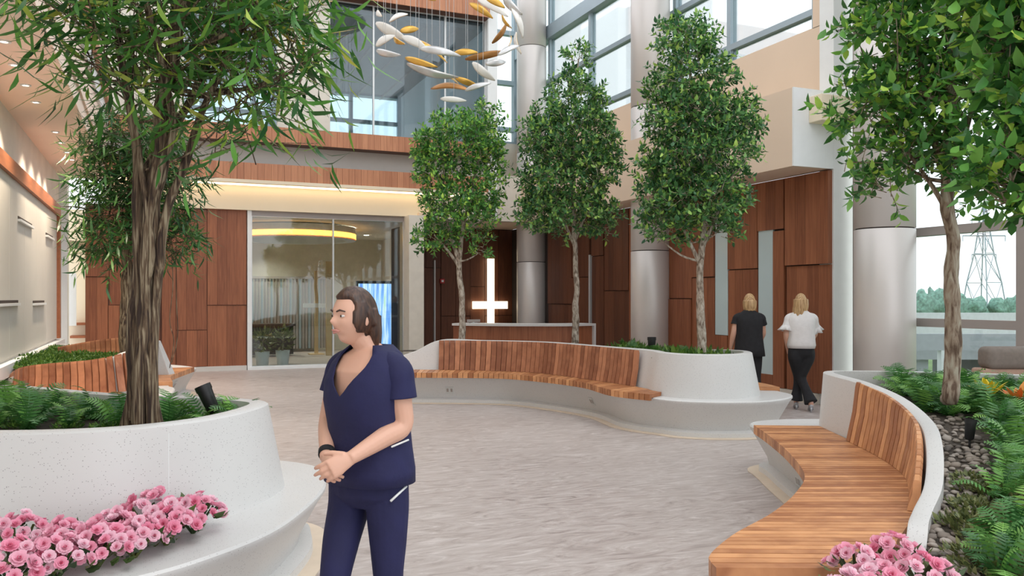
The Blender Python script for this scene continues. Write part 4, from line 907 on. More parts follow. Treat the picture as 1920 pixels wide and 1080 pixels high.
def begonia(p, R_, H, n, label, group):
    r = empty('begonia', p, label, 'flower', group)
    obj('stems', merge(*[tube([p + Vector((0, 0, -.005)), p + Vector((math.cos(a) * R_ * .6, math.sin(a) * R_ * .6, H * .7))], .006, 5) for a in [k * .9 for k in range(7)]]), M['begleaf'], r)
    for k in range(n):
        a = k * 2.39996; q = math.sqrt((k + .5) / n); h_ = H * (1 - .55 * q * q) * rnd.uniform(.9, 1.1)
        t = Vector((math.cos(a) * q * R_, math.sin(a) * q * R_, h_)); nrm = Vector((math.cos(a) * q * 1.0, math.sin(a) * q * 1.0, .75)) + Vector((rnd.gauss(0, .3), rnd.gauss(0, .3), 0)) - FW * .35
        Mx = Matrix.Translation(t) @ nrm.to_track_quat('Z', 'Y').to_matrix().to_4x4() @ Matrix.Rotation(rnd.uniform(0, 6), 4, 'Z') @ Matrix.Scale(rnd.uniform(.024, .036), 4)
        b = inst('blossom', rnd.choice(BL), r, Mx); inst('flower_centre', rnd.choice(BC), b, Matrix.Translation((0, 0, .12)))
    for k in range(26):
        a = rnd.uniform(0, 6.28); q = rnd.uniform(.3, 1.0); t = Vector((math.cos(a) * q * R_, math.sin(a) * q * R_, H * (1 - .5 * q * q) * rnd.uniform(.35, .85)))
        x, y, z = leaf_frame(Vector((math.cos(a), math.sin(a), rnd.uniform(-.1, .7))), rnd.gauss(0, .4), rnd); s = rnd.uniform(.05, .08)
        inst('leaf', BG, r, Matrix(((x.x*s, y.x*s, z.x*s, t.x), (x.y*s, y.y*s, z.y*s, t.y), (x.z*s, y.z*s, z.z*s, t.z), (0, 0, 0, 1))))
for px, py in ((20, 1105), (105, 1088), (180, 1068), (252, 1046), (312, 1022), (362, 1000), (30, 1052), (120, 1046), (210, 1032), (285, 1006)):
    begonia(P(px, py, .43), rnd.uniform(.145, .17), rnd.uniform(.15, .21), 30, 'pink blooming begonia on the ledge of the left foreground planter', 'pink begonias on the left ledge')
for px, py, H in ((1605, 1092, .14), (1680, 1078, .16), (1650, 1150, .17), (1735, 1118, .15), (1590, 1160, .15)):
    begonia(P(px, py, .44), .125, H, 17, 'pink blooming begonia at the near end of the right bench', 'pink begonias on the right ledge')
# ---- bromeliads
def bromeliad(p, label, mats, n, L):
    r = empty('bromeliad', p - Vector((0, 0, .09)), label, 'plant'); obj('stalk', tube([p - Vector((0, 0, .1)), p + Vector((0, 0, .02))], .02, 8), M['fern'], r, True)
    for k in range(n):
        a = k * 2.4; e = .25 + 1.0 * k / n; m = mats[0] if k < n * .45 else mats[1]
        d = Vector((math.cos(a) * math.cos(e), math.sin(a) * math.cos(e), math.sin(e))); y = Vector((-math.sin(a), math.cos(a), 0)); l = L * rnd.uniform(.8, 1.1); w_ = .022
        pts = [p + d * l * s + Vector((0, 0, -.25 * l * s * s)) for s in (0, .35, .7, 1)]
        obj('strap_leaf' if m is M['fern'] else 'bract', ([pts[0] - y*w_*.6, pts[0] + y*w_*.6, pts[1] + y*w_, pts[1] - y*w_, pts[2] + y*w_*.8, pts[2] - y*w_*.8, pts[3]], [(0, 1, 2, 3), (3, 2, 4, 5), (5, 4, 6)]), m, r)
h = hit(bed2, 1852, 768) + Vector((0, 0, .09)); bromeliad(h, 'yellow flowering bromeliad near the tree in the right planter', (M['fern'], M['yellow']), 26, .24)
h = hit(bed2, 1908, 782) + Vector((0, 0, .09)); bromeliad(h, 'orange flowering bromeliad at the right edge of the planter', (M['fern'], M['orange']), 22, .24)
# ---- chapel plants
for i, (px, Y, lab) in enumerate(((492, 20.0, 'left potted plant behind the chapel glass'), (530, 20.3, 'right potted plant behind the chapel glass'))):
    x = onY(px, Y)[1]; r = empty('potted_plant', (x, Y, 0), lab, 'plant')
    obj('pot', lathe([(.13, 0), (.17, .34), (.15, .34), (.14, .30), (.001, .30)], r.location, 20, False), M['white'], r, True)
    fr_ = []
    for k in range(160):
        d = Vector((rnd.gauss(0, 1), rnd.gauss(0, 1), rnd.gauss(0, 1))).normalized(); q = Vector((x, Y, .62)) + Vector((d.x * .26, d.y * .26, d.z * .28)) * rnd.random() ** .4
        X_, Y_, Z_ = leaf_frame(d + Vector((0, 0, .3)), rnd.gauss(0, .5), rnd); fr_.append((q, X_, Y_, Z_, .12))
    bulk_leaves('foliage', LEAF['ficus'], fr_, M['dullcover'], r)
    obj('stem', tube([(x, Y, .28), (x + .01, Y, .6)], .015, 6), M['barklight'], r)
# ---- black spotlights aimed at the trees
def uplight(p, aim, label, s=1.0):
    r = empty('garden_spotlight', p, label, 'spotlight'); aim = Vector(aim).normalized(); t = p + Vector((0, 0, .13 * s))
    obj('stake', tube([p - Vector((0, 0, .03)), t], .010 * s, 8), M['black'], r, True)
    obj('lamp_head', tube([t - aim * .05 * s, t - aim * .035 * s, t + aim * .10 * s, t + aim * .105 * s], [.028 * s, .038 * s, .046 * s, .046 * s], 20), M['black'], r, True)
    obj('glare_cap', tube([t + aim * .10 * s, t + aim * .135 * s], [.05 * s, .05 * s], 20, False), M['black'], r, True)
    return r
q = hit(bed1, 396, 799); uplight(q, RT * -.45 + Vector((0, 0, 1)), 'black spotlight leaning in the left foreground planter', 1.0)
q = hit(bed2, 1818, 842); uplight(q, RT * .1 + Vector((0, 0, 1)), 'black spotlight among the ferns of the right planter', .72)
q = hit(bed3, 1222, 676); uplight(q, Vector((0, 0, 1)), 'small black spotlight in the middle planter beside the silver column', 1.2)
# ================================================================== FURNITURE
dk = empty('reception_desk', C(.2, 16.4), 'curved walnut reception desk with a pale counter below the lit cross', 'desk')
dp = resample(catmull([C(-1.18, 16.6), C(-.4, 16.28), (C(.4, 16.16)), C(1.15, 16.2), C(1.6, 16.5)], 10), 41)
def ribbon(path, t0, t1, z0, z1):
    L0, L1 = [], []
    for i, p in enumerate(path):
        d = path[min(i+1, len(path)-1)] - path[max(i-1, 0)]; n = Vector((d.y, -d.x, 0)).normalized()
        L0.append(p + n * t0); L1.append(p + n * t1)
    z = lambda L, h: [Vector((p.x, p.y, h)) for p in L]
    A, B_, C_, D_ = z(L0, z0), z(L1, z0), z(L1, z1), z(L0, z1); n = len(path)
    v, f = loft([A, B_, C_, D_, A], False); f.append((0, n, 2*n, 3*n)); f.append((n-1, 2*n-1, 3*n-1, 4*n-1)); return v, f
obj('counter_top', ribbon(dp, -.45, .06, 1.04, 1.085), M['conc'], dk)
for i in range(20): obj('front_board', ribbon(dp[2*i:2*i+3], -.03, 0, .06, 1.04), M['panel'], dk)
obj('plinth', ribbon(dp, -.3, -.03, 0, .9), M['dark'], dk)
e = dp[-1]; d = (dp[-1] - dp[-2]).normalized(); n_ = Vector((d.y, -d.x, 0))
q = [e + n_ * .06, e + n_ * .06 + d * .05, e - n_ * .45 + d * .05, e - n_ * .45]
obj('end_panel', loft([[p + Vector((0, 0, 0)) for p in q], [p + Vector((0, 0, 1.085)) for p in q]], True, True, True), M['conc'], dk)
mn = dp[6] + Vector((0, 0, 1.085)) + FW * .2
mo = empty('desk_monitor', mn, 'small flat monitor at the left end of the reception desk', 'monitor')
obj('monitor_stand', merge(box(mn + Vector((-.08, -.06, 0)), mn + Vector((.08, .06, .01))), box(mn + Vector((-.02, -.01, .01)), mn + Vector((.02, .01, .03)))), M['alu'], mo)
obj('monitor_panel', box(mn + Vector((-.14, -.015, .02)), mn + Vector((.14, .015, .075))), M['mullw'], mo, bevel=.004)
# lounge chair by the window, seen from behind
lc = empty('lounge_chair', C(5.42, 9.0), 'taupe upholstered lounge chair by the tall window', 'chair')
M['taupe'] = plain('taupe_upholstery', (.20, .165, .14), .85, noise_amt=.1, scale=25); M['rust'] = plain('brown_upholstery', (.42, .27, .20), .85, noise_amt=.08, scale=25)
def rbox(name, lat0, lat1, D0, D1, z0, z1, mat, root, bv):
    o = obj(name, obx(lat0, lat1, D0, D1, z0, z1), mat, root, True, bevel=bv); o.modifiers['bevel'].segments = 5; return o
rbox('head_bolster', 5.04, 5.85, 8.72, 8.98, .84, 1.075, M['taupe'], lc, .065)
rbox('back_cushion', 4.98, 5.92, 8.75, 8.97, .40, .845, M['rust'], lc, .03)
rbox('seat_cushion', 4.98, 5.92, 8.90, 9.62, .26, .46, M['rust'], lc, .05)
for a in (5.05, 5.85):
    for b in (8.85, 9.5): obj('leg', tube([C(a, b, 0), C(a, b, .27)], [.018, .025], 8), M['black'], lc, True)
# ================================================================== HANGING MOBILE
mb = empty('hanging_mobile', PD(830, 100, 14.0), 'swirling mobile of gold white and silver leaf blades on wires', 'mobile')
def blade(x0, y0, x1, y1, wpx, mat, dd, twist):
    x0, y0, x1, y1 = x0 - (x1-x0)*.1, y0 - (y1-y0)*.1, x1 + (x1-x0)*.1, y1 + (y1-y0)*.1; a = PD(660 + x0/4.5, y0/4.5, 14 + dd); b = PD(660 + x1/4.5, y1/4.5, 14 + dd + rnd.uniform(-.25, .25)); ax = b - a; L = ax.length; ax.normalize()
    up = Vector((0, 0, 1)); side = (up - ax * up.dot(ax)).normalized(); nr = ax.cross(side); w_ = wpx*1.15/4.5/F*14
    side, nr = side * math.cos(twist) + nr * math.sin(twist), nr * math.cos(twist) - side * math.sin(twist)
    V, Fa = [], []
    for i in range(13):
        s = i / 12; hw_ = max(.004, w_ * .5 * math.sin(math.pi * min(.985, max(.03, s ** .8))) ** .7); c = a + ax * L * s + nr * (.16 * L * math.sin(math.pi * s))
        for j in (-1, -.5, 0, .5, 1): V.append(c + side * hw_ * j - nr * hw_ * .2 * j * j)
    for i in range(12):
        for j in range(4): k = i * 5 + j; Fa.append((k, k + 1, k + 6, k + 5))
    o = obj('blade', (V, Fa), M['gold'] if mat in ('blade', 'silver') else M['blade'], mb, True, fix=False); o.data.materials.append(M[mat])
    md = o.modifiers.new('solid', 'SOLIDIFY'); md.thickness = .012; md.material_offset = 1
    m = a.lerp(b, .5) + nr * (.16 * L)
    obj('wire', tube([m, Vector((m.x, m.y, 9.7))], .0035, 4), M['wire'], mb)
for t in ((330,178,458,128,55,'blade'),(225,205,440,320,75,'blade'),(215,100,250,135,40,'blade'),(218,380,350,310,60,'blade'),(360,315,440,365,40,'gold'),(420,262,545,245,50,'gold'),
          (440,320,610,405,65,'blade'),(460,345,770,515,45,'gold'),(600,415,885,468,55,'silver'),(475,495,700,560,45,'gold'),(500,545,860,640,60,'silver'),(680,630,875,700,38,'gold'),
          (880,448,1045,445,48,'gold'),(985,495,1275,440,52,'bronze'),(1250,460,1395,395,42,'silver'),(1140,540,1280,525,50,'silver'),(1035,540,1190,665,60,'blade'),(885,660,1045,718,45,'gold'),
          (695,752,975,765,55,'bronze'),(975,760,1155,708,40,'silver'),(1190,350,1292,205,42,'bronze'),(1285,425,1335,315,36,'silver'),(1275,110,1345,225,42,'gold'),(1010,40,1170,145,50,'gold'),
          (1080,0,1295,130,58,'blade'),(1140,-20,1275,60,50,'gold'),(1355,90,1432,300,50,'blade'),(765,835,945,850,40,'blade'),(225,430,395,462,50,'silver'),(1290,-20,1425,110,60,'silver'),(1390,290,1425,440,36,'blade'),(620,-30,700,0,36,'gold')):
    blade(*t, rnd.uniform(-.5, .5), rnd.uniform(-.7, .7))
obj('ceiling_canopy', lathe([(1.3, 9.7), (1.3, 9.78)], Vector((mb.location.x, mb.location.y, 0)), 32), M['white'], mb)
# ================================================================== PEOPLE
def skinmat(name, c):
    m, N, L, b = newmat(name); setp(b, **{'Base Color': (*c, 1), 'Roughness': .5, 'Subsurface Weight': .12, 'Subsurface Scale': .01}); b.inputs['Subsurface Radius'].default_value = (1, .35, .2); return m
def hairmat(name, c0, c1):
    m, N, L, b = newmat(name); tc = N.new('ShaderNodeTexCoord'); mp = N.new('ShaderNodeMapping'); mp.inputs['Scale'].default_value = (90, 90, 8)
    nz = N.new('ShaderNodeTexNoise'); nz.inputs['Scale'].default_value = 1; nz.inputs['Detail'].default_value = 3
    L.new(tc.outputs['Object'], mp.inputs[0]); L.new(mp.outputs[0], nz.inputs['Vector'])
    r = N.new('ShaderNodeValToRGB'); r.color_ramp.elements[0].color = (*c0, 1); r.color_ramp.elements[1].color = (*c1, 1); r.color_ramp.elements[0].position = .35; r.color_ramp.elements[1].position = .65
    L.new(nz.outputs['Fac'], r.inputs[0]); L.new(r.outputs[0], b.inputs['Base Color']); setp(b, Roughness=.45)
    bp = N.new('ShaderNodeBump'); bp.inputs['Strength'].default_value = .5; bp.inputs['Distance'].default_value = .004; L.new(nz.outputs['Fac'], bp.inputs['Height']); L.new(bp.outputs[0], b.inputs['Normal']); return m
M['skin'] = skinmat('fair_skin', (.70, .41, .30)); M['lip'] = plain('lip', (.58, .26, .22), .45); M['eye'] = plain('eye_white', (.75, .73, .7), .2); M['iris'] = plain('iris', (.05, .03, .02), .2)
def g(x, s): return math.exp(-(x / s) ** 2)
def head_pt(u, v, w_):
    x, y, z = .074 * u, .092 * v, .115 * w_
    if w_ < 0:
        k = (-w_) ** 1.6; x *= 1 - .30 * k
        if v < 0: y *= 1 - .25 * k
    if v < 0: y *= 1.08
    if v > .15:
        y += .024 * g(x, .010) * g(z + .016, .018) + .004 * g(z - .026, .008) * g(x, .045) - .010 * g(abs(x) - .030, .014) * g(z - .006, .012)
        y += .007 * g(x, .020) * g(z + .056, .008) + .010 * g(x, .022) * g(z + .095, .014) - .004 * g(x, .03) * g(z + .072, .007)
        y += .004 * g(abs(x) - .042, .016) * g(z + .022, .018)
    return Vector((x, y, z))
def sph(nu, nv, fn):
    v = [fn(0, 0, 1)]; f = []
    for j in range(1, nv):
        th = math.pi * j / nv
        for i in range(nu):
            a = 2 * math.pi * i / nu; v.append(fn(math.sin(th) * math.sin(a), math.sin(th) * math.cos(a), math.cos(th)))
    v.append(fn(0, 0, -1)); n = len(v) - 1
    for i in range(nu): f.append((0, 1 + i, 1 + (i + 1) % nu)); f.append((n, n - nu + (i + 1) % nu, n - nu + i))
    for j in range(nv - 2):
        for i in range(nu): a = 1 + j * nu + i; b = 1 + j * nu + (i + 1) % nu; f.append((a, a + nu, b + nu, b))
    return v, f
def ell(c, ax, r, n=12):          # ellipsoid with axes
    return sph(n, n - 2, lambda u, v, w_: c + ax[0] * (u * r[0]) + ax[1] * (v * r[1]) + ax[2] * (w_ * r[2]))
def soft(o, vox, it=6, fac=.5):
    md = o.modifiers.new('remesh', 'REMESH'); md.mode = 'VOXEL'; md.voxel_size = vox; md.use_smooth_shade = True
    md = o.modifiers.new('smooth', 'SMOOTH'); md.iterations = it; md.factor = fac
def limb(pts, rad, n=10, seg=14):
    P_ = catmull(pts, n); rr_ = catmull([Vector((r, 0, 0)) for r in rad], n); return tube(P_, [r.x for r in rr_], seg)
def hand(W_, hd, side, nrm, curl, sg, sc_=1.0):
    """palm + four fingers + thumb; hd: pointing direction, side: towards the thumb, nrm: palm normal"""
    hd = hd.normalized(); nrm = (nrm - hd * nrm.dot(hd)).normalized(); side = nrm.cross(hd) * (1 if nrm.cross(hd).dot(side) > 0 else -1)
    def sec(c, a, b): return [c + side * a * math.cos(t) + nrm * b * math.sin(t) for t in [2*math.pi*k/14 for k in range(14)]]
    k = sc_; G = [loft([sec(W_ - hd*.02*k, .024*k, .02*k), sec(W_ + hd*.02*k, .032*k, .019*k), sec(W_ + hd*.06*k, .040*k, .016*k), sec(W_ + hd*.085*k, .040*k, .013*k)], True, True, True)]
    for i, ln in enumerate((.072, .080, .075, .058)):
        p = W_ + hd * (.078 - .006 * abs(i - 1)) * k + side * (.030 - .020 * i) * k; d = hd.copy() + side * (.06 - .04 * i); d.normalize(); pts = [p - hd * .02 * k, p]
        for sgm, fr_ in ((0, .45), (1, .32), (2, .23)):
            a = curl * (.55 + .25 * sgm); d = d * math.cos(a) + nrm * math.sin(a); d.normalize(); p = p + d * ln * fr_ * k; pts.append(p)
            hd_ = d
        G.append(tube(pts, [.0095*k, .0095*k, .0088*k, .008*k, .0068*k], 10))
    t0 = W_ + hd * .018 * k + side * .028 * k; td = (hd * .7 + side * .62 + nrm * .35).normalized(); t1 = t0 + td * .04 * k; t2 = t1 + (td + hd * .5 + nrm * .25).normalized() * .032 * k
    G.append(tube([t0 - td * .01, t0 + td * .01, t1, t2], [.014*k, .0135*k, .011*k, .0085*k], 10)); return merge(*G)
def person(name, base, label, f, hf, J, mats, hair, body, top_rings, vneck=0.0, sleeve=None, ruffle=False, vox=.006, shoe=None, flare=.085, face=True, tilt=0.0):
    root = empty('person', base, label, 'person'); q = lambda x, y, z: base + RT * x + FW * y + Vector((0, 0, z))
    f3 = (RT * f[0] + FW * f[1]).normalized(); s3 = Vector((0, 0, 1)).cross(f3)
    hy = (RT * hf[0] + FW * hf[1] + Vector((0, 0, tilt))).normalized(); hx = Vector((0, 0, 1)).cross(hy).normalized(); hz = hy.cross(hx)
    sh = lambda sgn: base + s3 * (sgn * J['sw']) + Vector((0, 0, J['sz']))
    def rings(RR, n=28, grow=0.0, vn=0.0):
        zs = [r[0] for r in RR]; ev = lambda z: [float(np.interp(z, zs, [r[i] for r in RR])) for i in (1, 2, 3)]
        out = []; e = 2 / 2.4
        for i, (z, a, b, o) in enumerate(RR):
            L = []
            for k in range(n):
                t = 2 * math.pi * k / n; c, s = math.cos(t), math.sin(t)
                zz = z; A_, B_, O_ = a, b, o
                if vn:
                    cut = zs[-1] - vn * max(0, 1 - abs(t - math.pi / 2) / .75) - .004 * (len(RR) - 1 - i)
                    if z > cut: zz = cut; A_, B_, O_ = ev(zz)
                c2, s2 = math.copysign(abs(c) ** e, c), math.copysign(abs(s) ** e, s)
                L.append(base + s3 * (c2 * (A_ + grow)) + f3 * (s2 * (B_ + grow) + O_) + Vector((0, 0, zz)))
            out.append(L)
        return out
    hc = q(*J['head']); nb = base + Vector((0, 0, J['sz'] + .03)) - f3 * .02
    G = [loft(rings(body), True, True, True), tube([nb - Vector((0, 0, .05)), nb, hc - Vector((0, 0, .07)) - hy * .02, hc - Vector((0, 0, .03)) - hy * .015], [.062, .053, .050, .05], 16)]
    def hp(u, v, w_, k=1.0):
        p = head_pt(u, v, w_); return hc + hx * p.x * k + hy * p.y * k + hz * p.z * k
    G.append(sph(72, 56, hp))
    for sg in (-1, 1): G.append(ell(hc + hx * (.074 * sg) - hy * .008 - hz * .008, (hx, hy, hz), (.009, .018, .030)))
    for sg, k in ((1, 'L'), (-1, 'R')):
        A = J['arm' + k]; S = sh(sg); E, W_ = q(*A[0]), q(*A[1])
        G.append(limb([S - s3 * sg * .04 - Vector((0, 0, .02)), S + (E - S) * .15, S.lerp(E, .6), E, E.lerp(W_, .35), W_], [.052, .052, .046, .041, .041, .026], 5))
        hd = (W_ - E).normalized() + (RT * A[2][0] + FW * A[2][1] + Vector((0, 0, A[2][2])))
        G.append(hand(W_, hd, RT * A[3][0] + FW * A[3][1] + Vector((0, 0, A[3][2])), RT * A[4][0] + FW * A[4][1] + Vector((0, 0, A[4][2])), A[5], sg))
    for k in 'LR':
        B_ = [q(*p) for p in J['leg' + k]]; G.append(limb(B_, [.045, .038, .032], 8))
        G.append(limb([B_[-1] + Vector((0, 0, .02)), B_[-1] - Vector((0, 0, .02)), B_[-1] - Vector((0, 0, .045)) + f3 * .07], [.032, .036, .03], 4))
    o = obj('body', merge(*G), M['skin'], root, True, fix=False); soft(o, vox, 3, .4)
    # face details
    if face:
        for sg in (-1, 1):
            c = hc + hx * (.031 * sg) + hy * .0745 + hz * .006
            obj('eye', ell(c, (hx, hy, hz), (.012, .0085, .0055), 12), M['eye'], root, True)
            obj('pupil', ell(c + hy * .0078 - hx * .001, (hx, hy, hz), (.0052, .002, .0052), 10), M['iris'], root, True)
            obj('eyebrow', tube([hc + hx * (a * sg) + hy * b + hz * c2 for a, b, c2 in ((.014, .091, .024), (.03, .088, .030), (.048, .073, .024))], [.0035, .004, .002], 8), mats['brow'], root, True)
        obj('lips', merge(tube([hc + hx * a + hy * b + hz * c2 for a, b, c2 in ((-.022, .083, -.054), (-.01, .094, -.051), (0, .0965, -.053), (.01, .094, -.051), (.022, .083, -.054))], [.002, .0048, .0045, .0048, .002], 8),
                          tube([hc + hx * a + hy * b + hz * c2 for a, b, c2 in ((-.021, .083, -.055), (0, .095, -.061), (.021, .083, -.055))], [.002, .006, .002], 8)), M['lip'], root, True)
    # hair: a shell over the skull plus locks
    def hs(u, v, w_):
        fc = v > .30 + .25 * max(0, w_) and w_ < .62 and abs(u) < .86
        k = (.93 if fc else 1.12 + .03 * noise.noise(Vector((u*6, v*6, w_*2))))
        if w_ < -.55 and v > -.2: k = .9
        return hp(u, v, w_, k)
    HG = [sph(64, 48, hs)]
    for pts, r0, r1 in hair['locks']:
        HG.append(tube(catmull([hc + hx * a + hy * b + hz * c for a, b, c in pts], 6), [r0 + (r1 - r0) * i / (6 * (len(pts) - 1)) for i in range(6 * (len(pts) - 1) + 1)], 10))
    o = obj('hair', merge(*HG), hair['mat'], root, True, fix=False); soft(o, vox * 1.0, 4, .5)
    # clothes
    tr = loft(rings(top_rings, 72, 0, vneck), True); o = obj(mats['top_name'], tr, mats['top'], root, True)
    md = o.modifiers.new('solid', 'SOLIDIFY'); md.thickness = .006; md.offset = 1
    for sg, k in ((1, 'L'), (-1, 'R')):
        S = sh(sg); E = q(*J['arm' + k][0]); e = S.lerp(E, sleeve[0]); ax = (E - S).normalized()
        pts = [S - s3 * sg * .10 + Vector((0, 0, .004)), S - s3 * sg * .045 - Vector((0, 0, .004)), S - s3 * sg * .004 + ax * .035, S.lerp(E, sleeve[0] * .6), e]
        rad = [.046, .052, .060, .062, sleeve[1]]
        so = obj('sleeve', tube(catmull(pts, 6), [r.x for r in catmull([Vector((r, 0, 0)) for r in rad], 6)], 24, False), mats['top'], root, True)
        so.modifiers.new('solid', 'SOLIDIFY').thickness = .005
        if ruffle:
            a_, b_ = frame(ax); L = []
            for t, r_, wv in ((0, sleeve[1], 0), (.5, sleeve[1] * 1.2, .12), (1, sleeve[1] * 1.45, .22)):
                L.append([e + ax * (t * .075 - .015) + (a_ * math.cos(th) + b_ * math.sin(th)) * r_ * (1 + wv * math.sin(th * 7)) for th in [2*math.pi*i/56 for i in range(56)]])
            ro_ = obj('cuff_ruffle', loft(L, True), mats['top'], root, True); ro_.modifiers.new('solid', 'SOLIDIFY').thickness = .004
    T = [loft(rings([(J['crotch'] - .03, .10, .09, 0), (J['crotch'] + .02, .165, .125, 0), (J['crotch'] + .10, .172, .13, 0), (J['crotch'] + .2, .15, .11, 0)]), True, True, True)]
    for k in 'LR':
        h_, kn, an = [q(*p) for p in J['leg' + k]]; T.append(limb([h_ + Vector((0, 0, .06)), h_ - Vector((0, 0, .05)), h_.lerp(kn, .55), kn, kn.lerp(an, .5), an + Vector((0, 0, .0))], [r_ * J.get('lr', 1) for r_ in (.10, .102, .088, .07, .064, flare)], 6, 18))
    o = obj('trousers', merge(*T), mats['pants'], root, True, fix=False); soft(o, vox * 1.3, 8, .5)
    for k in 'LR':
        an = q(*J['leg' + k][-1]); hl = shoe['heel']; a = an - f3 * .045; a.z = base.z; t = Vector((an.x, an.y, base.z)) + f3 * .16
        L = []
        for s, wd, hh, lift in ((0, .024, .05, hl), (.2, .031, .052, hl), (.45, .034, .046, hl * .7), (.7, .042, .034, hl * .15), (.9, .036, .026, 0), (1, .016, .018, 0)):
            c = a.lerp(t, s) + Vector((0, 0, lift)); L.append([c + s3 * wd * math.cos(th) + Vector((0, 0, max(0, hh * (.5 + .5 * math.sin(th))))) for th in [2*math.pi*i/16 for i in range(16)]])
        so = obj('shoe', loft(L, True, True, True), shoe['mat'], root, True)
        if hl > .02: obj('shoe_heel', tube([a + Vector((0, 0, .0)), a + Vector((0, 0, hl + .01))], [.008, .016], 8), shoe['mat'], so, True)
    return root
navy = plain('navy_scrubs', (.012, .013, .066), .8, noise_amt=.12, scale=8, bump=1.0); blk = plain('black_cloth', (.014, .014, .017), .85, noise_amt=.2, scale=18, bump=.3); wht = plain('white_blouse_cloth', (.76, .74, .73), .85, noise_amt=.03, scale=18, bump=.35)
brown = hairmat('brown_hair', (.028, .012, .008), (.09, .042, .024)); blond = hairmat('blond_hair', (.34, .19, .08), (.66, .45, .23))
BODY = [(.80, .14, .10, 0), (.90, .155, .115, 0), (1.05, .135, .10, 0), (1.2, .150, .128, .004), (1.30, .158, .118, 0), (1.36, .14, .08, -.005), (1.40, .06, .05, -.01)]
J1 = dict(sw=.165, sz=1.338, head=(-.06, -.03, 1.520), crotch=.775,
          armL=((.150, -.105, 1.085), (-.030, -.270, .985), (-.55, -.1, -.25), (.1, .2, 1), (-.4, .6, -.3), .75),
          armR=((-.185, .075, 1.085), (-.150, -.130, .960), (.35, -.5, -.1), (-.1, .2, 1), (.7, .4, -.2), .75),
          legL=((.082, -.05, .79), (.088, -.06, .45), (.115, .05, .09)), legR=((-.090, .03, .79), (-.125, -.10, .45), (-.165, -.06, .09)), lr=.86)
w1 = person('nurse', C(-.590, 3.42), 'woman in navy scrubs walking past the left planter with joined hands', (-.60, -.80), (-.70, -.71), J1,
       dict(top=navy, pants=navy, brow=brown, top_name='scrub_top'),
       dict(mat=brown, locks=[([(.05, -.05, .03), (.060, -.062, -.05), (.052, -.07, -.12), (.045, -.066, -.20)], .030, .008), ([(0, -.09, .0), (.02, -.09, -.08), (.035, -.08, -.16), (.04, -.07, -.235)], .042, .010), ([(-.05, -.06, .0), (-.05, -.075, -.08), (-.03, -.075, -.16)], .030, .010), ([(.06, .0, .06), (.074, -.02, .015), (.070, -.045, -.03)], .018, .016), ([(-.06, .0, .06), (-.074, -.02, .015), (-.068, -.045, -.03)], .018, .016)]),
       BODY, [(.845, .193, .150, 0), (.90, .192, .150, 0), (.98, .180, .140, 0), (1.08, .172, .136, .005), (1.18, .180, .150, .012), (1.26, .184, .145, .008), (1.325, .176, .108, 0), (1.368, .140, .088, -.008), (1.402, .085, .072, -.012)],
       vneck=.20, sleeve=(.56, .066), vox=.0045, shoe=dict(mat=blk, heel=0.015), flare=.085)
# scrub pocket piping and wrist band
def on1(x, y, z): return w1.location + RT * x + FW * y + Vector((0, 0, z))
obj('pocket_piping', tube([on1(.118, -.185, 1.015), on1(.175, -.11, 1.03)], .004, 6), M['white'], w1, True)
obj('pocket_piping', tube([on1(.110, -.155, .795), on1(.165, -.09, .84)], .005, 6), M['white'], w1, True)
wr_ = on1(-.150, -.130, .960); wa_ = (wr_ - on1(-.185, .075, 1.085)).normalized()
obj('wristband', tube([wr_ - wa_ * .045, wr_ - wa_ * .02], [.034, .033], 18), blk, w1, True)
J2 = dict(sw=.165, sz=1.338, head=(.01, .02, 1.535), crotch=.775,
          armL=((-.215, .03, 1.09), (-.235, .10, .88), (.05, .2, -.5), (0, 1, 0), (1, .1, 0), .4), armR=((.215, .05, 1.09), (.20, .20, .92), (0, .3, -.2), (0, 1, 0), (-1, .1, 0), .4),
          legL=((-.085, 0, .80), (-.09, .12, .46), (-.10, .05, .09)), legR=((.085, 0, .80), (.09, -.02, .45), (.09, -.16, .12)))
bob = dict(mat=blond, locks=[([(a, b, .02), (a * 1.12, b * 1.1, -.05), (a * .95, b * 1.0, -.125)], .038, .026) for a, b in ((-.06, -.01), (-.05, -.06), (-.02, -.085), (.02, -.085), (.05, -.06), (.06, -.01))])
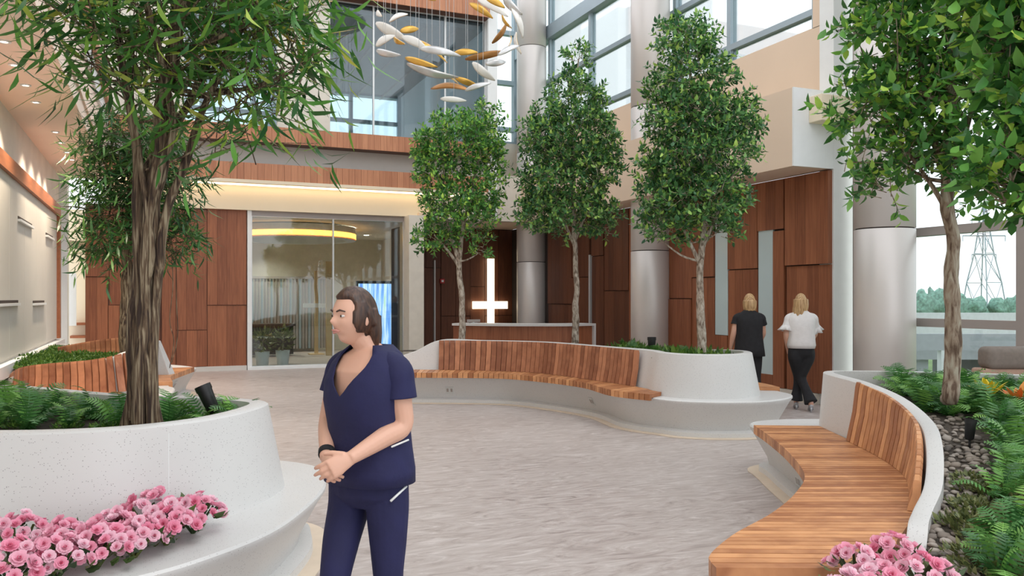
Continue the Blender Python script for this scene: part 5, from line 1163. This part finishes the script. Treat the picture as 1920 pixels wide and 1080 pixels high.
person('blackwoman', C(3.42, 11.9), 'blond woman in black short-sleeved tunic seen from behind beside the middle planter', (.25, .97), (.1, .99), J2,
       dict(top=blk, pants=blk, brow=blond, top_name='tunic'), bob, BODY,
       [(.76, .215, .165, 0), (.85, .205, .16, 0), (.95, .192, .15, 0), (1.08, .178, .138, 0), (1.2, .182, .14, 0), (1.29, .184, .13, 0), (1.345, .165, .1, 0), (1.385, .11, .08, -.005), (1.415, .072, .066, -.01)], 0, (.5, .07), False, .008, dict(mat=blk, heel=.015), .075, False)
J3 = dict(sw=.165, sz=1.338, head=(.0, .02, 1.535), crotch=.775,
          armL=((-.205, .02, 1.09), (-.16, .10, .87), (.15, .1, -.4), (0, 1, 0), (1, .1, 0), .4), armR=((.21, .05, 1.09), (.18, .2, .92), (0, .2, -.2), (0, 1, 0), (-1, .1, 0), .4),
          legL=((-.085, 0, .80), (-.01, .09, .46), (-.03, .12, .13)), legR=((.085, 0, .80), (.01, .03, .46), (.08, -.16, .13)))
long_ = dict(mat=blond, locks=[([(a, b, .04), (a * 1.2, b * 1.1, -.05), (a * 1.2 + .02, b * 1.15, -.15), (a * .9 + .05, b * 1.2, c)], .042, .016) for a, b, c in ((-.06, -.02, -.2), (-.05, -.06, -.3), (-.02, -.085, -.36), (.02, -.088, -.38), (.05, -.065, -.37), (.062, -.02, -.3), (.0, -.07, -.34))])
for k, (pts, r0, r1) in enumerate(long_['locks']): long_['locks'][k] = ([(-a if False else a - .03 * 0, b, c) for a, b, c in pts], r0, r1)
person('whitewoman', C(4.10, 11.7), 'long-haired blond woman in white blouse and black trousers walking by the walnut wall', (.28, .96), (.25, .97), J3,
       dict(top=wht, pants=blk, brow=blond, top_name='blouse'), long_, BODY,
       [(.885, .178, .140, 0), (.93, .19, .152, 0), (1.0, .182, .145, 0), (1.1, .176, .138, 0), (1.2, .182, .14, 0), (1.29, .184, .13, 0), (1.345, .165, .1, 0), (1.385, .11, .08, -.005), (1.415, .072, .066, -.01)], 0, (.62, .075), True, .008, dict(mat=plain('silver_shoe', (.5, .5, .52), .35, .3), heel=.06), .095, False)
